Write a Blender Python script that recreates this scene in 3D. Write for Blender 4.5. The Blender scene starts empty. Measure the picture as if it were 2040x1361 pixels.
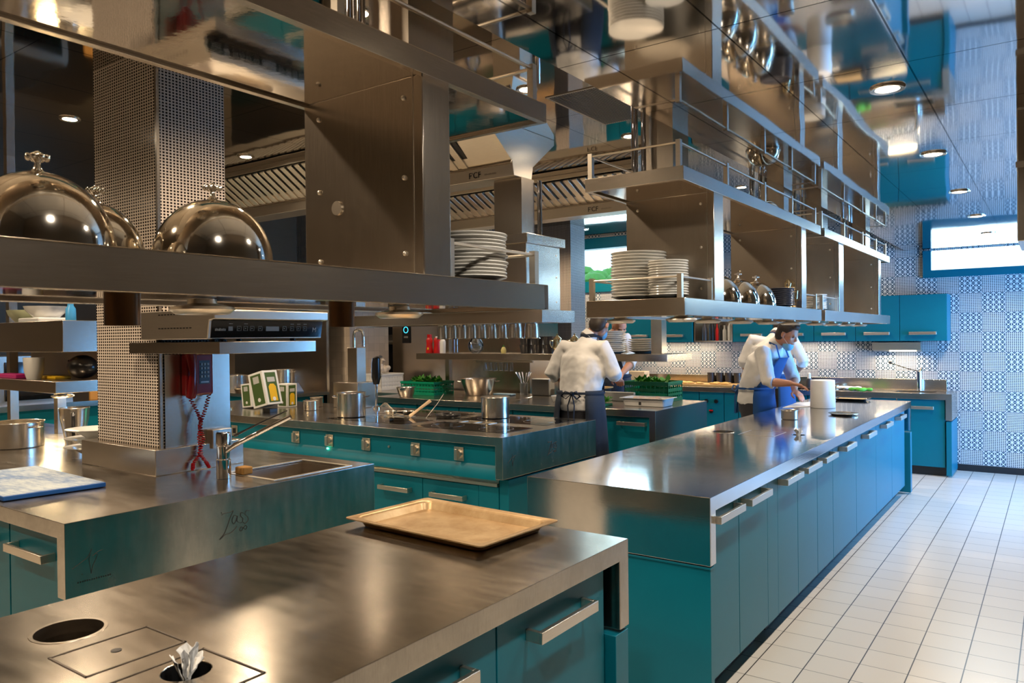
import bpy, bmesh, math, random
from mathutils import Vector, Matrix
random.seed(7)
S = bpy.context.scene
COL = S.collection
PI = math.pi

# ------------------------------------------------------------------ camera, world, exposure
cam_d = bpy.data.cameras.new('camera'); cam = bpy.data.objects.new('camera', cam_d); COL.objects.link(cam)
RX = Vector((0.81379285, 0.00554511, 0.5811286))
RY = Vector((0.58104705, 0.01151384, -0.81378852))
RX.normalize(); RY = (RY - RX*RX.dot(RY)).normalized(); RZ = RX.cross(RY)
M = Matrix((RX, RY, RZ)).to_4x4(); M.translation = Vector((0, 0, 1.57))
cam.matrix_world = M
cam_d.sensor_width = 36; cam_d.lens = 1519.6/2040*36; cam_d.clip_start = .02
cam_d.dof.use_dof = True; cam_d.dof.focus_distance = 4.4; cam_d.dof.aperture_fstop = 9.0
S.camera = cam
S.view_settings.view_transform = 'Standard'; S.view_settings.look = 'None'
S.view_settings.gamma = 1; S.view_settings.use_curve_mapping = False
S.view_settings.exposure = 0.72
S.cycles.use_denoising = True
S.cycles.max_bounces = 10; S.cycles.glossy_bounces = 7; S.cycles.diffuse_bounces = 4; S.cycles.transmission_bounces = 8
S.cycles.sample_clamp_indirect = 6.0
S.cycles.caustics_reflective = False; S.cycles.caustics_refractive = False
W = bpy.data.worlds.new('sky'); S.world = W; W.use_nodes = True
bg = W.node_tree.nodes['Background']; bg.inputs[0].default_value = (.62, .82, 1, 1); bg.inputs[1].default_value = 1.6

CEIL = 3.05; SOFF = 2.52
def area(name, loc, rot, sx, sy, power, col):
    d = bpy.data.lights.new(name, 'AREA'); d.shape = 'RECTANGLE'; d.size = sx; d.size_y = sy; d.energy = power; d.color = col
    o = bpy.data.objects.new(name, d); o.location = loc; o.rotation_euler = rot; COL.objects.link(o); return o
BLUE = (.11, .43, 1.0)
# daylight outside the windows
area('daylight_right', (2.04, 8.45, 1.3), (0, PI/2, 0), 2.2, 2.5, 250, BLUE)
area('daylight_strip', (.25, 10.06, 2.39), (-PI/2, 0, 0), 2.84, .24, 14, (.55, .80, 1))
area('daylight_left', (-5.4, 10.06, 2.62), (-PI/2, 0, 0), 1.3, .46, 12, (.62, .86, 1))
def spot(name, loc, power, col, ang=150, blend=.6, size=.05, rot=(0, 0, 0)):
    d = bpy.data.lights.new(name, 'SPOT'); d.energy = power; d.color = col; d.spot_size = math.radians(ang); d.spot_blend = blend; d.shadow_soft_size = size
    o = bpy.data.objects.new(name, d); o.location = loc; o.rotation_euler = rot; COL.objects.link(o); return o
WARM = (1, .77, .53); WHITE = (1, .89, .76)

# ------------------------------------------------------------------ node helpers / materials
def newmat(name):
    m = bpy.data.materials.new(name); m.use_nodes = True
    return m, m.node_tree, m.node_tree.nodes['Principled BSDF']
def mth(nt, op, a, b=None, c=None):
    n = nt.nodes.new('ShaderNodeMath'); n.operation = op
    for i, x in enumerate((a, b, c)):
        if x is None: continue
        if isinstance(x, (int, float)): n.inputs[i].default_value = x
        else: nt.links.new(x, n.inputs[i])
    return n.outputs[0]
def objco(nt):
    n = nt.nodes.new('ShaderNodeTexCoord'); return n.outputs['Object']
def sep(nt, s):
    n = nt.nodes.new('ShaderNodeSeparateXYZ'); nt.links.new(s, n.inputs[0]); return n.outputs
def mapped(nt, s, scale):
    n = nt.nodes.new('ShaderNodeMapping'); n.inputs['Scale'].default_value = scale; nt.links.new(s, n.inputs[0]); return n.outputs[0]
def noise(nt, s, scale, detail=3, rough=.5):
    n = nt.nodes.new('ShaderNodeTexNoise'); n.inputs['Scale'].default_value = scale; n.inputs['Detail'].default_value = detail
    n.inputs['Roughness'].default_value = rough
    nt.links.new(s, n.inputs['Vector']); return n.outputs['Fac']
def ramp(nt, s, lo, hi, a, b):
    n = nt.nodes.new('ShaderNodeMapRange'); nt.links.new(s, n.inputs[0])
    n.inputs[1].default_value = lo; n.inputs[2].default_value = hi; n.inputs[3].default_value = a; n.inputs[4].default_value = b
    return n.outputs[0]
def mixc(nt, f, a, b):
    n = nt.nodes.new('ShaderNodeMix'); n.data_type = 'RGBA'
    if isinstance(f, (int, float)): n.inputs[0].default_value = f
    else: nt.links.new(f, n.inputs[0])
    for k, x in ((6, a), (7, b)):
        if isinstance(x, tuple): n.inputs[k].default_value = (*x, 1)
        else: nt.links.new(x, n.inputs[k])
    return n.outputs[2]
def bump(nt, h, strength, dist, bs):
    n = nt.nodes.new('ShaderNodeBump'); n.inputs['Strength'].default_value = strength; n.inputs['Distance'].default_value = dist
    nt.links.new(h, n.inputs['Height']); nt.links.new(n.outputs[0], bs.inputs['Normal'])
def plain(name, c, rough=.5, metal=0, vary=.06, **k):
    m, nt, b = newmat(name)
    f = noise(nt, objco(nt), 14, 3)
    hi = tuple(min(1, x*(1+vary)) for x in c); lo = tuple(x*(1-vary) for x in c)
    nt.links.new(mixc(nt, f, lo, hi), b.inputs['Base Color'])
    b.inputs['Roughness'].default_value = rough; b.inputs['Metallic'].default_value = metal
    for kk, v in k.items(): b.inputs[kk.replace('_', ' ')].default_value = v
    return m
def steel(name, c=(.60, .535, .455), r0=.16, r1=.30, stretch=(2, 2, 60), wave=0.0, spots=0.0):
    m, nt, b = newmat(name); co = objco(nt)
    g = noise(nt, mapped(nt, co, stretch), 6, 4, .6)
    big = noise(nt, co, 2.2, 3)
    if spots:
        sc = noise(nt, mapped(nt, co, (1.5, 9, 1.5)), 3, 3, .55)
        rr = mth(nt, 'ADD', mth(nt, 'MULTIPLY', big, r1-r0), mth(nt, 'MULTIPLY', sc, spots))
        rr = mth(nt, 'ADD', rr, r0-.3*spots)
    else:
        rr = mth(nt, 'ADD', mth(nt, 'MULTIPLY', mth(nt, 'ADD', g, big), (r1-r0)/2), r0)
    nt.links.new(rr, b.inputs['Roughness'])
    b.inputs['Metallic'].default_value = 1
    bc = mixc(nt, ramp(nt, g, .3, .7, 0, 1), tuple(x*.92 for x in c), c)
    if spots:   # worn, scratched patches that belong to the sheet itself
        f1 = noise(nt, co, 3.5, 6, .7); scr = noise(nt, mapped(nt, co, (5, 60, 5)), 5, 5, .7)
        bc = mixc(nt, ramp(nt, mth(nt, 'ADD', mth(nt, 'MULTIPLY', f1, .7), mth(nt, 'MULTIPLY', scr, .4)), .42, .68, 0, 1), tuple(x*(1-2.0*spots) for x in c), bc)
    nt.links.new(bc, b.inputs['Base Color'])
    h = g
    if wave:
        w = noise(nt, co, 1.3, 1); h = mth(nt, 'ADD', mth(nt, 'MULTIPLY', g, .02), mth(nt, 'MULTIPLY', w, wave))
        bump(nt, h, .35, .03, b)
    else: bump(nt, h, .05, .002, b)
    return m
def emit(name, c, s):
    m, nt, b = newmat(name); b.inputs['Base Color'].default_value = (0, 0, 0, 1)
    b.inputs['Emission Color'].default_value = (*c, 1); b.inputs['Emission Strength'].default_value = s; return m
def ceiling_mat(name, px, py, ox, oy, c):
    m, nt, b = newmat(name); co = objco(nt); x, y, z = sep(nt, co)
    fx = mth(nt, 'PINGPONG', mth(nt, 'ADD', x, ox), px/2); fy = mth(nt, 'PINGPONG', mth(nt, 'ADD', y, oy), py/2)
    line = mth(nt, 'MAXIMUM', mth(nt, 'LESS_THAN', fx, .003), mth(nt, 'LESS_THAN', fy, .003))
    nt.links.new(mixc(nt, line, c, (.05, .045, .04)), b.inputs['Base Color'])
    b.inputs['Metallic'].default_value = 1; b.inputs['Roughness'].default_value = .045
    # each panel bows a little, and the sheet ripples
    w = noise(nt, mapped(nt, co, (1.2, .8, 1)), 1.9, 1)
    h = mth(nt, 'ADD', mth(nt, 'MULTIPLY', w, .5), mth(nt, 'MULTIPLY', mth(nt, 'MULTIPLY', fx, fy), .8))
    bump(nt, h, .22, .02, b)
    return m
def mosaic(name, dark, light, p=.0188, axes=('x', 'z')):
    m, nt, b = newmat(name); co = objco(nt); s = dict(zip('xyz', sep(nt, co)))
    u = mth(nt, 'ADD', mth(nt, 'MULTIPLY', s['x'], .84), s['y']); v = mth(nt, 'MULTIPLY', s['z'], 1.2)
    def cell(a):
        q = mth(nt, 'FRACT', mth(nt, 'DIVIDE', a, p)); return mth(nt, 'MULTIPLY', mth(nt, 'GREATER_THAN', q, .2), mth(nt, 'LESS_THAN', q, .80))
    sh = mth(nt, 'MULTIPLY', mth(nt, 'GREATER_THAN', mth(nt, 'FRACT', mth(nt, 'DIVIDE', u, p*8)), .03), mth(nt, 'GREATER_THAN', mth(nt, 'FRACT', mth(nt, 'DIVIDE', v, p*8)), .03))
    f = mth(nt, 'MULTIPLY', mth(nt, 'MULTIPLY', cell(u), cell(v)), sh)
    nt.links.new(mixc(nt, f, light, dark), b.inputs['Base Color'])
    b.inputs['Roughness'].default_value = .35
    nt.links.new(ramp(nt, f, 0, 1, .6, .15), b.inputs['Roughness']); bump(nt, f, .25, .002, b)
    return m
def patterned(name, T=.2187, TZ_=.2205, ox=.02, oz=-.02):
    m, nt, b = newmat(name); x, y, z = sep(nt, objco(nt))
    u = mth(nt, 'DIVIDE', mth(nt, 'ADD', x, ox), T); v = mth(nt, 'DIVIDE', mth(nt, 'ADD', z, oz), TZ_)
    par = mth(nt, 'FLOORED_MODULO', mth(nt, 'ADD', mth(nt, 'FLOOR', u), mth(nt, 'FLOOR', v)), 2)
    fu = mth(nt, 'FRACT', u); fv = mth(nt, 'FRACT', v)
    def q(a, n): return mth(nt, 'ABSOLUTE', mth(nt, 'SUBTRACT', mth(nt, 'FRACT', mth(nt, 'MULTIPLY', a, n)), .5))
    gd = mth(nt, 'MULTIPLY', mth(nt, 'LESS_THAN', q(fu, 12), .34), mth(nt, 'LESS_THAN', q(fv, 12), .34))
    aa = mth(nt, 'MULTIPLY', q(fu, 4), 2); cc = mth(nt, 'MULTIPLY', q(fv, 4), 2)
    # four by four crosses, framed, with small bars between
    ln = mth(nt, 'LESS_THAN', mth(nt, 'ABSOLUTE', mth(nt, 'SUBTRACT', aa, cc)), .17)
    ln = mth(nt, 'MAXIMUM', ln, mth(nt, 'MAXIMUM', mth(nt, 'GREATER_THAN', aa, .86), mth(nt, 'GREATER_THAN', cc, .92)))
    ln = mth(nt, 'MAXIMUM', ln, mth(nt, 'GREATER_THAN', mth(nt, 'ADD', aa, cc), 1.58))
    ln = mth(nt, 'MAXIMUM', ln, mth(nt, 'LESS_THAN', mth(nt, 'ADD', aa, cc), .36))
    edge = mth(nt, 'MAXIMUM', mth(nt, 'LESS_THAN', mth(nt, 'PINGPONG', fu, .5), .012), mth(nt, 'LESS_THAN', mth(nt, 'PINGPONG', fv, .5), .012))
    white = (.78, .78, .77)
    c1 = mixc(nt, gd, white, (.040, .045, .065)); c2 = mixc(nt, ln, (.010, .055, .10), white)
    cc2 = mixc(nt, par, c1, c2)
    nt.links.new(mixc(nt, edge, cc2, (.50, .51, .52)), b.inputs['Base Color'])
    b.inputs['Roughness'].default_value = .30
    return m
def gridtile(name, c, g, T, gw, rough, axes=0, vary=.05, T2=None, ox=0, oy=0):
    m, nt, b = newmat(name); x, y, z = sep(nt, objco(nt))
    A, B = (x, y) if axes == 0 else (mth(nt, 'ADD', x, y), z)
    T2 = T2 or T
    fx = mth(nt, 'PINGPONG', mth(nt, 'ADD', A, ox), T/2); fy = mth(nt, 'PINGPONG', mth(nt, 'ADD', B, oy), T2/2)
    ln = mth(nt, 'MAXIMUM', mth(nt, 'LESS_THAN', fx, gw), mth(nt, 'LESS_THAN', fy, gw*.7))
    vor = nt.nodes.new('ShaderNodeTexWhiteNoise'); cb = nt.nodes.new('ShaderNodeCombineXYZ')
    nt.links.new(mth(nt, 'FLOOR', mth(nt, 'DIVIDE', mth(nt, 'ADD', A, ox), T)), cb.inputs[0]); nt.links.new(mth(nt, 'FLOOR', mth(nt, 'DIVIDE', mth(nt, 'ADD', B, oy), T2)), cb.inputs[1])
    nt.links.new(cb.outputs[0], vor.inputs['Vector'])
    base = mixc(nt, vor.outputs['Value'], tuple(v*(1-vary) for v in c), tuple(min(1, v*(1+vary)) for v in c))
    nt.links.new(mixc(nt, ln, base, g), b.inputs['Base Color'])
    b.inputs['Roughness'].default_value = rough
    bump(nt, mth(nt, 'SUBTRACT', 1, ln), .3, .002, b)
    return m

STEEL = steel('brushed_steel'); STEELV = steel('brushed_steel_upright', stretch=(60, 60, 2))
STEELD = steel('dull_steel', (.48, .43, .37), .24, .38)
TOP_A = steel('worn_steel_top', (.52, .47, .40), .12, .26, spots=.16)
TOP_C = steel('polished_steel_top', (.70, .71, .72), .05, .13, spots=.07)
TOP_B = steel('steel_top', (.60, .56, .50), .13, .26, spots=.16)
POT = steel('pot_steel', (.72, .68, .62), .16, .28, (2, 2, 40)); MIRROR = plain('mirror_steel', (.66, .64, .61), .04, 1, 0)
UNDER = steel('polished_underside', (.62, .58, .53), .03, .07, wave=.25)
CHROME = plain('chrome', (.82, .82, .84), .05, 1, 0)
SILVER = plain('silver_dome', (.78, .72, .62), .07, 1, .02); GOLD = plain('warm_silver', (.82, .68, .42), .16, 1)
TEAL = plain('teal_lacquer', (.001, .142, .205), .38, 0, .04, Specular_IOR_Level=.25)
TEALD = plain('teal_shadow_gap', (.002, .05, .07), .5)
BLACK = plain('black_plastic', (.008, .008, .009), .28); RUBBER = plain('black_plinth', (.012, .012, .014), .45)
HANDLE = steel('handle_steel', (.70, .64, .55), .28, .38)
WHITEP = plain('white_porcelain', (.78, .77, .73), .16, 0, .02); PLASTW = plain('white_plastic', (.80, .80, .78), .4)
PAPER = plain('paper', (.86, .86, .84), .85); SHIRT = plain('white_cotton', (.80, .80, .80), .85); APRONM = plain('navy_apron_cloth', (.018, .030, .055), .85)
APRONB = plain('blue_apron_cloth', (.012, .075, .24), .8); TROUS = plain('charcoal_trouser_cloth', (.035, .035, .042), .9)
SKIN = plain('skin', (.56, .27, .17), .5, 0, .08, Subsurface_Weight=.05); HAIR = plain('dark_hair', (.018, .011, .008), .6)
HAIRG = plain('cropped_grey_hair', (.34, .27, .22), .8)
MASKB = plain('mask_blue', (.20, .52, .80), .8); RED = plain('red_plastic', (.30, .006, .010), .22); REDB = plain('ketchup_red', (.55, .01, .01), .3)
GREEN = plain('green_crate_plastic', (.0, .30, .16), .35); LEAF = plain('leaf_green', (.05, .24, .02), .6, 0, .5)
CLOTHG = plain('green_towel', (.10, .42, .05), .9, 0, .5); BOARD = plain('wood_board', (.62, .40, .16), .5, 0, .2)
BLUEBOARD = plain('blue_cutting_board', (.10, .24, .50), .45, 0, .25); BLUEEDGE = plain('blue_board_edge', (.01, .10, .38), .45)
SPONGE = plain('sponge', (.45, .23, .06), .9, 0, .3); WOOD = plain('wood_spoon', (.72, .52, .32), .6); BRASS = plain('lamp_brown_metal', (.16, .085, .04), .3, .9)
GLASSK = plain('black_glass', (.004, .004, .005), .06, 0, 0, Specular_IOR_Level=.6)
GRAYC = plain('dark_container', (.05, .05, .055), .25); YELLOW = plain('yellow_print', (.80, .48, .01), .6); OLIVE = plain('dark_green_print', (.05, .10, .02), .5)
INK = plain('black_ink', (.01, .012, .014), .5); LEDG = emit('green_led', (.05, 1, .45), 9); LEDW = emit('lamp_lens', (1, .86, .66), 22)
LEDH = emit('heat_lamp_glow', (1, .62, .30), 1.6); SCREEN = emit('blue_screen_ring', (.05, .55, .8), 1.6); SCRW = plain('printed_white', (.5, .5, .48), .5)
TUBE = emit('under_cabinet_tube', (1, .82, .48), 5)
CAKE = plain('food', (.66, .42, .14), .8, 0, .4)
TRAYM = None
def traymat():
    m, nt, b = newmat('baked_tray_metal'); co = objco(nt)
    f = noise(nt, co, 9, 5, .65)
    nt.links.new(mixc(nt, ramp(nt, f, .3, .7, 0, 1), (.30, .18, .075), (.50, .36, .20)), b.inputs['Base Color'])
    b.inputs['Metallic'].default_value = .65; b.inputs['Roughness'].default_value = .38; return m
TRAYM = traymat()
def glassm(name, tint=(1, 1, 1), transp=.75):
    m, nt, b = newmat(name); t = nt.nodes.new('ShaderNodeBsdfTransparent'); t.inputs[0].default_value = (*tint, 1)
    g = nt.nodes.new('ShaderNodeBsdfGlossy'); g.inputs['Roughness'].default_value = .02
    mx = nt.nodes.new('ShaderNodeMixShader'); f = nt.nodes.new('ShaderNodeFresnel'); f.inputs[0].default_value = 1.32
    nt.links.new(mth(nt, 'ADD', f.outputs[0], 1-transp-.1), mx.inputs[0]) ; nt.links.new(t.outputs[0], mx.inputs[1]); nt.links.new(g.outputs[0], mx.inputs[2])
    nt.links.new(mx.outputs[0], nt.nodes['Material Output'].inputs[0]); return m
GLASS = glassm('clear_glass', (.93, .97, 1), .82); PANE = glassm('window_glass', (.97, 1, 1), .9)

# ------------------------------------------------------------------ mesh builder
class MB:
    def __init__(s): s.v = []; s.f = []; s.T = None
    def add(s, vs, fs):
        o = len(s.v)
        if s.T is not None: vs = [s.T @ Vector(v) for v in vs]
        s.v += [tuple(v) for v in vs]; s.f += [tuple(i+o for i in f) for f in fs]; return s
    def box(s, x0, x1, y0, y1, z0, z1):
        if x0 > x1: x0, x1 = x1, x0
        if y0 > y1: y0, y1 = y1, y0
        if z0 > z1: z0, z1 = z1, z0
        return s.add([(x0,y0,z0),(x1,y0,z0),(x1,y1,z0),(x0,y1,z0),(x0,y0,z1),(x1,y0,z1),(x1,y1,z1),(x0,y1,z1)],
            [(0,3,2,1),(4,5,6,7),(0,1,5,4),(1,2,6,5),(2,3,7,6),(3,0,4,7)])
    def prism(s, poly, axis, a, b):
        n = len(poly)
        def P(p, t): return {'x': (t, p[0], p[1]), 'y': (p[0], t, p[1]), 'z': (p[0], p[1], t)}[axis]
        vs = [P(p, a) for p in poly]+[P(p, b) for p in poly]
        return s.add(vs, [tuple(range(n))[::-1], tuple(range(n, 2*n))]+[(i, (i+1) % n, n+(i+1) % n, n+i) for i in range(n)])
    def lathe(s, prof, c=(0, 0, 0), seg=32, axis='z'):
        vs = []; fs = []; n = len(prof)
        for k in range(seg):
            a = 2*PI*k/seg
            for r, z in prof:
                p = (r*math.cos(a), r*math.sin(a), z)
                if axis == 'x': p = (p[2], p[0], p[1])
                if axis == 'y': p = (p[0], p[2], p[1])
                vs.append((p[0]+c[0], p[1]+c[1], p[2]+c[2]))
        for k in range(seg):
            k2 = (k+1) % seg
            for i in range(n-1): fs.append((k*n+i, k2*n+i, k2*n+i+1, k*n+i+1))
        return s.add(vs, fs)
    def cyl(s, c, r, h, seg=24, axis='z'): return s.lathe([(0.0001, 0), (r, 0), (r, h), (.0001, h)], c, seg, axis)
    def loft(s, pts, rad, side=None, seg=14, cap=True):
        pts = [Vector(p) for p in pts]; n = len(pts); vs = []; fs = []
        prev = Vector(side) if side is not None else None
        for i, p in enumerate(pts):
            t = (pts[min(i+1, n-1)]-pts[max(i-1, 0)]).normalized()
            if prev is None:
                prev = t.cross(Vector((0, 0, 1)));
                if prev.length < .1: prev = t.cross(Vector((0, 1, 0)))
            a = (prev - t*prev.dot(t)).normalized(); prev = a if side is None else prev
            b = t.cross(a)
            r = rad[i] if isinstance(rad, (list, tuple)) else rad
            ra, rb = r if isinstance(r, (list, tuple)) else (r, r)
            for k in range(seg):
                w = 2*PI*k/seg; vs.append(p+a*ra*math.cos(w)+b*rb*math.sin(w))
        for i in range(n-1):
            for k in range(seg):
                k2 = (k+1) % seg; fs.append((i*seg+k, i*seg+k2, (i+1)*seg+k2, (i+1)*seg+k))
        if cap: fs += [tuple(range(seg))[::-1], tuple((n-1)*seg+k for k in range(seg))]
        return s.add(vs, fs)
    def tube(s, pts, r, seg=8): return s.loft(pts, r, None, seg)
    def ell(s, c, rx, ry, rz, F=(0, 1, 0), U=(0, 0, 1), seg=20, rings=12):
        F = Vector(F).normalized(); U = Vector(U); U = (U-F*U.dot(F)).normalized(); R = F.cross(U); c = Vector(c); vs = []; fs = []
        for i in range(rings+1):
            th = PI*i/rings
            for k in range(seg):
                a = 2*PI*k/seg; vs.append(c+R*rx*math.sin(th)*math.cos(a)+F*ry*math.sin(th)*math.sin(a)+U*rz*math.cos(th))
        for i in range(rings):
            for k in range(seg):
                k2 = (k+1) % seg; fs.append((i*seg+k, (i+1)*seg+k, (i+1)*seg+k2, i*seg+k2))
        return s.add(vs, fs)
    def mesh(s, name, off=(0, 0, 0), mats=(), smooth=True):
        me = bpy.data.meshes.new(name); ox, oy, oz = off
        me.from_pydata([(x-ox, y-oy, z-oz) for x, y, z in s.v], [], s.f)
        bm = bmesh.new(); bm.from_mesh(me); bmesh.ops.remove_doubles(bm, verts=bm.verts, dist=1e-5)
        bmesh.ops.dissolve_degenerate(bm, edges=bm.edges, dist=1e-6)
        bmesh.ops.recalc_face_normals(bm, faces=bm.faces); bm.to_mesh(me); bm.free()
        for m in mats: me.materials.append(m)
        if smooth and me.polygons:
            me.shade_smooth(); me.set_sharp_from_angle(angle=math.radians(38))
        return me
    def build(s, name, mat, parent=None, off=None, bevel=0, smooth=True):
        """a part of `parent`; vertices are given in world space unless off=(0,0,0)"""
        if off is None: off = tuple(root(parent).location) if parent else (0, 0, 0)
        o = bpy.data.objects.new(name, s.mesh(name, off, (mat,), smooth)); COL.objects.link(o)
        if parent: o.parent = parent
        if bevel: bev(o, bevel)
        return o
def root(o):
    while o.parent: o = o.parent
    return o
def bev(o, w, seg=2):
    m = o.modifiers.new('bevel', 'BEVEL'); m.width = w; m.segments = seg; m.limit_method = 'ANGLE'; m.angle_limit = math.radians(40); m.harden_normals = False
def thing(name, label, cat, loc=(0, 0, 0), group=None, rz=0):
    o = bpy.data.objects.new(name, None); COL.objects.link(o); o.location = loc; o.rotation_euler = (0, 0, rz); o.empty_display_size = .05
    o['label'] = label; o['category'] = cat
    if group: o['group'] = group
    return o
def tag(o, label, cat, group=None, kind=None):
    o['label'] = label; o['category'] = cat
    if group: o['group'] = group
    if kind: o['kind'] = kind
    return o
def single(mb, name, mat, label, cat, loc=(0, 0, 0), group=None, bevel=0, world=True, smooth=True):
    o = bpy.data.objects.new(name, mb.mesh(name, loc if world else (0, 0, 0), (mat,), smooth)); COL.objects.link(o); o.location = loc
    if bevel: bev(o, bevel)
    return tag(o, label, cat, group)
def struct(mb, name, mat, parent=None, bevel=0):
    o = mb.build(name, mat, parent, (0, 0, 0), bevel, smooth=False)
    if not parent: o['kind'] = 'structure'
    return o
def dup(r0, loc, label=None, rz=None):
    r = r0.copy(); COL.objects.link(r); r.location = loc
    if rz is not None: r.rotation_euler = (0, 0, rz)
    if label: r['label'] = label
    for c0 in r0.children:
        c = c0.copy(); COL.objects.link(c); c.parent = r
        for g0 in c0.children:
            g = g0.copy(); COL.objects.link(g); g.parent = c
    return r
def cut(o, cutters):
    for cm in cutters:
        c = bpy.data.objects.new('cutter', cm.mesh('cutter', smooth=False)); COL.objects.link(c); c.location = o.location if not o.parent else root(o).location
        c.location = (0, 0, 0)
        m = o.modifiers.new('cut', 'BOOLEAN'); m.object = c; m.operation = 'DIFFERENCE'; m.solver = 'EXACT'
        dg = bpy.context.evaluated_depsgraph_get(); dg.update()
        me = bpy.data.meshes.new_from_object(o.evaluated_get(dg)); o.modifiers.remove(m); o.data = me
        bpy.data.objects.remove(c)
ORD = ['topmost', 'second from the top', 'third from the top', 'fourth from the top', 'fifth from the top', 'sixth from the top', 'seventh from the top', 'eighth from the top', 'ninth from the top', 'tenth from the top', 'eleventh from the top', 'twelfth from the top', 'thirteenth from the top', 'fourteenth from the top', 'fifteenth from the top', 'sixteenth from the top', 'seventeenth from the top', 'eighteenth from the top', 'nineteenth from the top', 'twentieth from the top']
NTH = ['nearest', 'second', 'third', 'fourth', 'fifth', 'sixth', 'seventh', 'eighth', 'ninth', 'tenth', 'eleventh', 'twelfth', 'thirteenth', 'fourteenth']
def text(parent, s, size, origin, xdir, updir, mat, depth=.0015, name='lettering', sc=(1, 1)):
    c = bpy.data.curves.new(name, 'FONT'); c.body = s; c.size = size; c.extrude = depth; c.align_x = 'CENTER'
    o = bpy.data.objects.new(name, c); COL.objects.link(o)
    me = bpy.data.meshes.new_from_object(o.evaluated_get(bpy.context.evaluated_depsgraph_get())); bpy.data.objects.remove(o)
    X = Vector(xdir).normalized(); U = Vector(updir).normalized(); Nn = X.cross(U); O = Vector(origin)-Vector(root(parent).location)
    for v in me.vertices:
        p = v.co.copy(); v.co = O+X*p.x*sc[0]+U*p.y*sc[1]+Nn*p.z
    me.materials.clear(); me.materials.append(mat)
    o = bpy.data.objects.new(name, me); COL.objects.link(o); o.parent = parent; return o

def faint_print(parent, start, step, up, n, gap, w, h, t, mat, name='faint_print'):
    """a row of tiny unreadable printed marks"""
    S_ = Vector(start); X = Vector(step).normalized(); U = Vector(up).normalized(); N_ = X.cross(U).normalized(); m = MB(); r = random.Random(n)
    for i in range(n):
        p = S_+X*gap*i; q = [p, p+X*w, p+X*w+U*h*(.6+.4*r.random()), p+U*h*(.6+.4*r.random())]
        m.add([v for v in q]+[v+N_*t for v in q], [(0, 1, 2, 3), (4, 5, 6, 7), (0, 1, 5, 4), (1, 2, 6, 5), (2, 3, 7, 6), (3, 0, 4, 7)])
    return m.build(name, mat, parent)
# ------------------------------------------------------------------ the room
XL, XR, YN, YF = -12.4, 1.9, -2.6, 9.97
FLOORM = gridtile('cream_floor_tiles', (.66, .61, .54), (.05, .045, .04), .2055, .0026, .28, 0, .03, None, .153, .02)
PATT = patterned('patterned_wall_tiles'); PLASTER = plain('warm_plaster', (.24, .19, .14), .8)
BEIGE = gridtile('small_beige_wall_tiles', (.50, .42, .34), (.32, .27, .22), .10, .0016, .35, 1, .12, .10)
struct(MB().box(XL, XR, YN, YF, -.05, 0), 'floor', FLOORM)
struct(MB().box(XL-.1, -1.44, YN, YF, CEIL, CEIL+.05), 'ceiling', ceiling_mat('polished_ceiling_panels', .62, 1.35, 2.2-.0, -.36, (.50, .46, .41)))
so = MB().box(-1.43, XR, YN, YF, SOFF, SOFF+.04).box(-1.43, -1.40, YN, YF, SOFF+.04, CEIL)
struct(so, 'ceiling.001', ceiling_mat('polished_low_ceiling_panels', .4265, .685, 1.275, -.255, (.56, .54, .52)))
wb = MB()
def wallholes(axis, c0, c1, a0, a1, z0, z1, holes, mb):
    """axis y: wall in the x-z plane between y=c0..c1 with rectangular holes (a,b,z,z)"""
    xs = sorted({a0, a1, *[h[0] for h in holes], *[h[1] for h in holes]}); zs = sorted({z0, z1, *[h[2] for h in holes], *[h[3] for h in holes]})
    for i in range(len(xs)-1):
        for j in range(len(zs)-1):
            mx = (xs[i]+xs[i+1])/2; mz = (zs[j]+zs[j+1])/2
            if any(h[0] < mx < h[1] and h[2] < mz < h[3] for h in holes): continue
            if axis == 'y': mb.box(xs[i], xs[i+1], c0, c1, zs[j], zs[j+1])
            else: mb.box(c0, c1, xs[i], xs[i+1], zs[j], zs[j+1])
    return mb
WR = (-1.17, 1.67, 2.28, 2.505); WL = (-6.05, -4.75, 2.38, 2.86)
struct(wallholes('y', YF, YF+.12, XL, XR, 0, CEIL+.05, [WR, WL], MB()), 'wall_back', PATT)
struct(MB().box(XL-.1, XL, YN, YF, 0, CEIL), 'wall_left', plain('dim_left_wall', (.42, .33, .22), .5))
struct(wallholes('x', XR, XR+.1, YN, YF, 0, CEIL, [(7.2, 9.7, .2, 2.38)], MB()), 'wall_right', PLASTER)
struct(MB().box(XL, XR, YN-.1, YN, 0, CEIL), 'wall_front', PLASTER)
struct(MB().box(-.92, XR, YF-.012, YF, 0, .075), 'baseboard_back', RUBBER)
def window_y(n, h, fw, side=.06):
    x0, x1, z0, z1 = h
    f = MB().box(x0-fw, x1+fw, YF-.03, YF+.05, z0-fw, z0).box(x0-fw, x0, YF-.03, YF+.05, z0, z1)
    f.box(x1, x1+fw, YF-.03, YF+.05, z0, z1)
    if z1+.02 < CEIL and n != 1: f.box(x0-fw, x1+fw, YF-.03, YF+.05, z1, min(z1+fw, CEIL))
    o = struct(f, 'window_%d' % n, TEAL)
    struct(MB().box(x0, x1, YF+.02, YF+.026, z0, z1), 'pane', PANE, o)
    return o
window_y(1, WR, .085); window_y(2, WL, .16)
y0, y1, z0, z1 = 7.2, 9.7, .2, 2.38
o = struct(MB().box(XR-.02, XR+.05, y0-.07, y1+.07, z0-.07, z0).box(XR-.02, XR+.05, y0-.07, y1+.07, z1, z1+.07).box(XR-.02, XR+.05, y0-.07, y0, z0, z1).box(XR-.02, XR+.05, y1, y1+.07, z0, z1).box(XR-.01, XR+.04, 8.42, 8.49, z0, z1), 'window_3', TEAL)
struct(MB().box(XR+.02, XR+.026, y0, y1, z0, z1), 'pane', PANE, o)
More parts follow.
